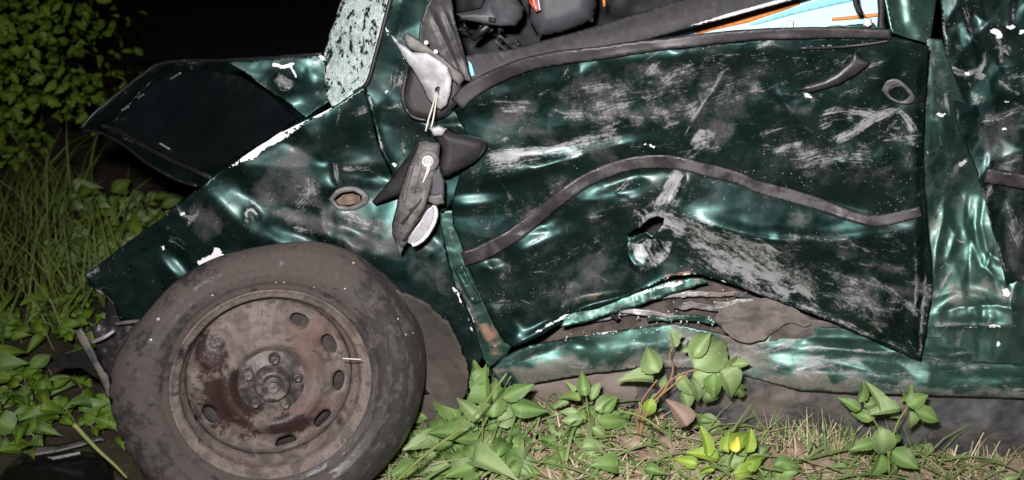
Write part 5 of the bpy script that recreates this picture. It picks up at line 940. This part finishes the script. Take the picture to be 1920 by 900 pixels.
plant('vine', 'leafy vine with brown twigs and large pale lobed leaves against the sill', (1215, 830), [
    (1268, 652, 44, 92, 'oval', 'leafpale'), (1280, 660, 40, 50, 'oval', 'leafpale'), (1235, 700, 50, 130, 'heart', 'leafpale'), (1228, 712, 56, 165, 'heart', 'leafpale'), (1300, 690, 84, 40, 'heart', 'leafpale'), (1295, 705, 80, 10, 'lobed', 'leafpale'), (1300, 698, 74, -75, 'heart', 'leafpale'), (1335, 690, 84, -15, 'lobed', 'leafpale'), (1352, 690, 80, -50, 'heart', 'leafpale'), (1338, 700, 66, -85, 'heart', 'leaf'), (1270, 700, 50, -70, 'oval', 'leafpale'), (1222, 745, 50, -92, 'oval', 'leafyel'), (1300, 672, 60, 70, 'oval', 'leafpale'), (1368, 684, 50, 20, 'oval', 'leafpale')],
    [[(1195, 860), (1205, 780), (1235, 735), (1280, 700), (1368, 682)], [(1195, 860), (1210, 780), (1250, 725), (1262, 690), (1255, 665), (1270, 640)], [(1205, 790), (1230, 750), (1262, 722), (1290, 700)], [(1195, 830), (1200, 760), (1232, 712)]], None, 'vine', 'vine', -0.01)
plant('weed', 'tall green weed with pointed leaves in front of the grey underbody', (1668, 880), [
    (1612, 755, 44, 75, 'oval', 'leaf'), (1615, 770, 58, 160, 'oval', 'leaf'), (1625, 775, 50, 30, 'oval', 'leafpale'), (1645, 800, 50, -60, 'oval', 'leafpale'), (1650, 800, 66, -80, 'heart', 'leafpale'), (1655, 775, 46, 110, 'oval', 'leafpale'), (1700, 762, 54, 30, 'heart', 'leaf'), (1712, 768, 50, -10, 'oval', 'leaf'), (1706, 770, 42, -65, 'oval', 'leafpale'), (1690, 764, 44, 190, 'oval', 'leafpale'), (1702, 756, 42, 80, 'oval', 'leaf'), (1655, 850, 60, -95, 'heart', 'leaf'), (1670, 845, 56, -40, 'heart', 'leaf'), (1664, 835, 46, 40, 'oval', 'leaf'), (1640, 830, 50, 200, 'oval', 'leaf')],
    [[(1668, 890), (1662, 830), (1640, 790), (1618, 750)], [(1665, 860), (1680, 800), (1700, 765), (1712, 745)]], None, 'stem', 'weed', -0.05)
plant('weed', 'low yellow green sprig lit brightly among dry leaves on the ground', (1370, 895), [
    (1350, 860, 54, 150, 'oval', 'leafyel'), (1340, 880, 50, 190, 'oval', 'leafyel'), (1365, 850, 48, 95, 'oval', 'leafyel'), (1378, 850, 54, 50, 'oval', 'leafyel'), (1395, 870, 52, 20, 'heart', 'leafyel'), (1375, 885, 56, -20, 'heart', 'leafyel'), (1355, 895, 50, 230, 'oval', 'leafyel'), (1400, 850, 50, 75, 'oval', 'leafyel'), (1330, 858, 46, 110, 'oval', 'leafyel'), (1310, 870, 46, 160, 'oval', 'leafyel')],
    [[(1370, 905), (1366, 870), (1376, 840)], [(1370, 905), (1390, 870), (1408, 835)], [(1368, 900), (1340, 870), (1318, 855)]], None, 'stem', 'weed', -0.10)
fy = on_ground(1380, 842); yl = place_leaf('fallen_leaf', None, 'heart', 'leafyel', P(1372, 846, -0.13), img_dir(60), -FW, 0.028)
yl.data = yl.data.copy(); yl.data.materials.clear(); yl.data.materials.append(plain('bright_yellow_leaf', (0.70, 0.55, 0.08)))
tag(yl, 'small bright yellow leaf caught on the low yellow green sprig', 'leaf')

# low weeds over the near ground: individual small plants
kinds = ['oval', 'heart', 'lobed']
def small_weed(px, py, n, size, mats, label, group):
    b = on_ground(px, py); root = empty('weed', tuple(b)); tag(root, label, 'weed', group)
    for i in range(n):
        a = R.uniform(0, 2 * math.pi); h = R.uniform(.01, .06) * size / .05; tip = b + np.array([math.cos(a) * .025, math.sin(a) * .025, h])
        d = (math.cos(a), math.sin(a), R.uniform(-.1, .6)); place_leaf('leaf', root, R.choice(kinds[:2]), R.choice(mats), tip, d, (R.uniform(-.3, .3), -0.7, 0.8), size * R.uniform(.7, 1.2))
    tube('stem', [b - np.array([0, 0, .01]), b + np.array([R.uniform(-.01, .01), 0, .02]), b + np.array([R.uniform(-.02, .02), -.005, .05 * size / .05])], 0.0015, M['stem'], root, 5)
for i in range(34):
    px = R.uniform(770, 1900); py = R.uniform(800, 930)
    if px > 1450 and R.random() < .45: continue
    small_weed(px, py, R.randint(3, 6), R.uniform(.028, .05), ['leaf', 'leaf', 'leafpale'], 'small low weed with a few green leaves sprouting through straw by the sill', 'small weeds along the sill')
for i in range(26):
    px = R.uniform(790, 930); py = R.uniform(800, 940)
    small_weed(px, py, R.randint(4, 6), R.uniform(.045, .085), ['leaf', 'leaf', 'leafpale'], 'leafy low weed crowding against the right side of the flat tyre', 'weeds beside the tyre')
for i in range(48):
    px = R.uniform(-40, 240); py = R.uniform(560, 860)
    small_weed(px, py, R.randint(4, 7), R.uniform(.035, .065), ['leafdark', 'leafdark', 'leafdark', 'leaf'], 'dark broad leafed ground weed beside the broken bumper', 'ground weeds left of the tyre')

for i in range(34):
    px = R.uniform(120, 370); py = R.uniform(400, 540) - (px - 120) * 0.1
    small_weed(px, py, R.randint(4, 7), R.uniform(.05, .085), ['leaf', 'leafdark', 'leafpale'], 'leafy green weed in the grass below the raised hood', 'weeds in the grass below the hood')
# dead leaves on the ground
for i in range(120):
    px = R.uniform(850, 1900) if i < 90 else R.uniform(1400, 1900); py = R.uniform(810, 960)
    b = on_ground(px, py); a = R.uniform(0, 6.28)
    o = place_leaf('dead_leaf', None, R.choice(['oval', 'heart', 'lobed']), 'dead', b + np.array([0, 0, .012]), (math.cos(a), math.sin(a), R.uniform(-.2, .4)), (R.uniform(-.5, .5), R.uniform(-.9, .1), 1), R.uniform(.035, .10) * R.uniform(.7, 1.1))
    tag(o, 'curled dry brown leaf lying on the straw below the car sill', 'leaf', 'dead leaves on the ground')
b = P(1290, 800, -.04)
for k, (ang, L) in enumerate([(118, 58)]):
    o = place_leaf('withered_leaf', None, 'heart', 'dead', b + np.array([k * .02, 0, -.0]), img_dir(ang), -FW + RT * (.4 - k), L * PXM(b)); tag(o, 'upright withered brown leaf standing under the leafy vine', 'leaf')

# fragments of dry leaves, too many to count
def litter():
    Vs = []; Fs = []; tv = []; ti = []; nb = 0; arr = [leaf_arrays(k, 5, .25, .6, s) for k, s in (('oval', 3), ('heart', 4), ('lobed', 9))]
    for i in range(1500):
        x = R.uniform(-.28, 1.35); y = R.uniform(-.55, .14); V, F, ve = arr[i % 3]; sz = R.uniform(.015, .055)
        d = Vector((R.uniform(-1, 1), R.uniform(-1, 1), R.uniform(-.3, .5))).normalized(); n = Vector((R.uniform(-.8, .8), R.uniform(-1, .5), 1)); n = (n - d * n.dot(d)).normalized(); b = n.cross(d)
        Vs.append((V * sz) @ np.array([d, b, n]) + np.array(gp(x, y, R.uniform(.002, .025)))); Fs += [tuple(q + nb for q in f) for f in F]; nb += len(V); tv.append(ve); ti.append(np.full(len(V), R.random() * 2.2))
    o = mesh_obj('leaf_litter', np.concatenate(Vs), Fs, M['dead']); attr(o.data, 'vein', np.concatenate(tv)); attr(o.data, 'tint', np.concatenate(ti)); tag(o, 'litter of small dry brown leaf fragments covering the ground before the sill', 'leaf litter', kind='stuff')
def gp(x, y, dz=0.0): return (x, y, float(ground_z(x, y)) + dz)
litter()
# grass and straw (uncountable)
def blades(name, spots, mat, label, cat, hmin, hmax, wid, lean, flat=False, seg=3):
    n = len(spots); V = np.zeros((n, (seg + 1) * 2, 3)); tint = np.zeros((n, (seg + 1) * 2))
    a = NR.uniform(0, 2 * math.pi, n); h = NR.uniform(hmin, hmax, n); ln = NR.uniform(.2, 1, n) * lean; w = NR.uniform(.6, 1.2, n) * wid; fa = NR.uniform(-.8, .8, n); t_ = NR.rand(n)
    S = np.array(spots)
    for k in range(seg + 1):
        t = k / seg; out = ln * h * t ** (1.0 if flat else 1.8); up = h * t * np.sqrt(np.maximum(.02, 1 - (ln * t * .7) ** 2)) * (0.06 if flat else 1) + (0.10 * h * np.sin(t * math.pi) * ((t_ * 7) % 1) if flat else 0)
        c = S + np.stack([np.cos(a) * out, np.sin(a) * out, up], 1)
        ww = w * (1 - t ** 2 * .95) if not flat else w
        side = np.stack([np.cos(fa), np.sin(fa), np.zeros(n)], 1) if not flat else np.stack([-np.sin(a), np.cos(a), np.zeros(n)], 1)
        V[:, 2 * k] = c - side * ww[:, None]; V[:, 2 * k + 1] = c + side * ww[:, None]; tint[:, 2 * k] = tint[:, 2 * k + 1] = t_
    F = []; m = (seg + 1) * 2
    for i in range(n):
        for k in range(seg): F.append((i * m + 2 * k, i * m + 2 * k + 1, i * m + 2 * k + 3, i * m + 2 * k + 2))
    o = mesh_obj(name, V.reshape(-1, 3), F, mat); attr(o.data, 'tint', tint.ravel() * 2); attr(o.data, 'vein', np.zeros(n * m))
    tag(o, label, cat, kind='stuff'); return o
def gp(x, y, dz=0.0): return (x, y, float(ground_z(x, y)) + dz)
sp = [gp(R.uniform(-3.4, -0.35), 0.30 + 1.75 * R.random() ** 0.8) for _ in range(4400)]
sp = [s for s in sp if vnoise(np.array(s[0] * 3.0), np.array(s[1] * 3.0), 3) > 0.52]
blades('grass', sp, M['grass'], 'tall dark green grass on the verge behind the hood', 'grass', .06, .30, .0042, 1.0)
sp = [gp(R.uniform(-0.25, 1.25), R.uniform(-.42, .02)) for _ in range(260)]
blades('cut_grass', sp, M['grass'], 'short trampled green grass along the foot of the sill', 'grass', .03, .11, .0022, 1.3)
sp = [gp(R.uniform(-0.28, 1.3), R.uniform(-.5, .14), R.uniform(.004, .03)) for _ in range(4600)]
blades('straw', sp, M['straw'], 'dry straw stalks scattered flat over the ground before the sill', 'straw', .04, .20, .0013, 1.0, True)
sp = [gp(R.uniform(-0.28, 1.3), R.uniform(-.5, .10), R.uniform(.008, .05)) for _ in range(900)]
blades('flattened_grass', sp, M['flat'], 'long flattened green grass blades pressed over the straw before the sill', 'grass', .07, .24, .0034, 1.0, True, 5)
sp = []
for cx, cy, n in [(1560, 850, 140), (1500, 830, 60), (1850, 880, 46), (1840, 850, 20), (800, 860, 60)]:
    c = on_ground(cx, cy); sp += [gp(c[0] + R.gauss(0, .05), c[1] + R.gauss(0, .03)) for _ in range(n)]
blades('grass_tuft', sp, M['straw'], 'tufts of pale dry upright grass stalks in front of the underbody', 'grass', .06, .15, .0016, 0.6)
sp = []
for cx, cy, n in [(1560, 860, 60), (840, 870, 170), (900, 880, 80), (1280, 860, 16), (1700, 880, 12)]:
    c = on_ground(cx, cy); sp += [gp(c[0] + R.gauss(0, .06), c[1] + R.gauss(0, .035)) for _ in range(n)]
blades('grass_clump', sp, M['leaf'], 'clumps of fresh green grass blades in front of the car', 'grass', .06, .15, .0028, 0.9)
for (pts, w) in [([(740, 905), (800, 850), (880, 790), (950, 700)], .0035), ([(138, 795), (180, 840), (215, 872), (238, 896)], .0045), ([(1240, 805), (1200, 780), (1160, 770)], .003)]:
    o = tube('long_stalk', [P(x, y, -0.16 + 0.0 * x) for x, y in pts], w, M['leafpale'] if False else M['stem'], None, 6, True, [w, w * .5])
    tag(o, ['long green stalk rising across the weeds from the tyre to the sill', 'pale curved grass blade leaning on the left side of the tyre', 'bent green stalk lying under the leafy vine'][[.0035, .0045, .003].index(w)], 'stalk')

# leafy bush on the left, crown reaching above the picture
bush = empty('leafy_bush', gp(-2.32, 2.35)); tag(bush, 'dense leafy green bush standing in the dark left of the raised hood', 'bush')
bc = np.array([-2.32, 2.35, 0.75]); br = np.array([0.78, 0.6, 1.0])
for k in range(7):
    a = R.uniform(0, 6.28); tip = bc + br * np.array([math.cos(a) * .6, math.sin(a) * .6, R.uniform(-.1, .8)])
    tube('branch', [gp(-2.32 + R.uniform(-.1, .1), 2.35 + R.uniform(-.1, .1), -.05), (bc + tip) / 2 * np.array([1, 1, .8]), tip], .012, M['bark'], bush, 6, True, [.018, .004])
def bush_leaf_spot():
    while True:
        v = np.array([R.gauss(0, 1) for _ in range(3)]); v /= np.linalg.norm(v)
        bump = 0.92 + 0.24 * math.sin(v[2] * 8 + v[0] * 5) + .16 * math.sin(v[0] * 15 + v[2] * 11) + .12 * math.sin(v[0] * 23 - v[2] * 19 + 2)
        r = R.uniform(.62, 1.0) ** .5 * bump
        p = bc + br * v * r
        if p[2] > 0.05: return p, v
for i in range(290):
    while True:
        p, v = bush_leaf_spot()
        if v[1] < -.15: break
    d = np.array([R.uniform(-.8, .8), R.uniform(-.5, .1), R.uniform(-1, .2)]); place_leaf('leaf', bush, R.choice(['lobed', 'lobed', 'oval']), 'leafdark', p, d, v + np.array([R.uniform(-.7, .7), -.4, R.uniform(-.2, .8)]), R.uniform(.045, .08))
def crown():
    Vs = []; Fs = []; tv = []; ti = []; nb = 0
    arr = [leaf_arrays(k, 6, .2, .3, s) for k, s in (('lobed', 3), ('oval', 4), ('lobed', 9))]
    for i in range(5600):
        p, v = bush_leaf_spot(); V, F, ve = arr[i % 3]; s = R.uniform(.03, .065)
        d = Vector((R.uniform(-1, 1), R.uniform(-1, 1), R.uniform(-1, .4))).normalized(); n = Vector(v + np.array([R.uniform(-.6, .6), R.uniform(-.9, .3), R.uniform(-.2, .9)])); n = (n - d * n.dot(d)).normalized(); b = n.cross(d)
        Mx = np.array([d, b, n]); Vs.append((V * s) @ Mx + p); Fs += [tuple(q + nb for q in f) for f in F]; nb += len(V); tv.append(ve); ti.append(np.full(len(V), R.random() * 2))
    o = mesh_obj('crown', np.concatenate(Vs), Fs, M['leafdark'], bush); attr(o.data, 'vein', np.concatenate(tv)); attr(o.data, 'tint', np.concatenate(ti)); o['kind'] = 'stuff'
crown()
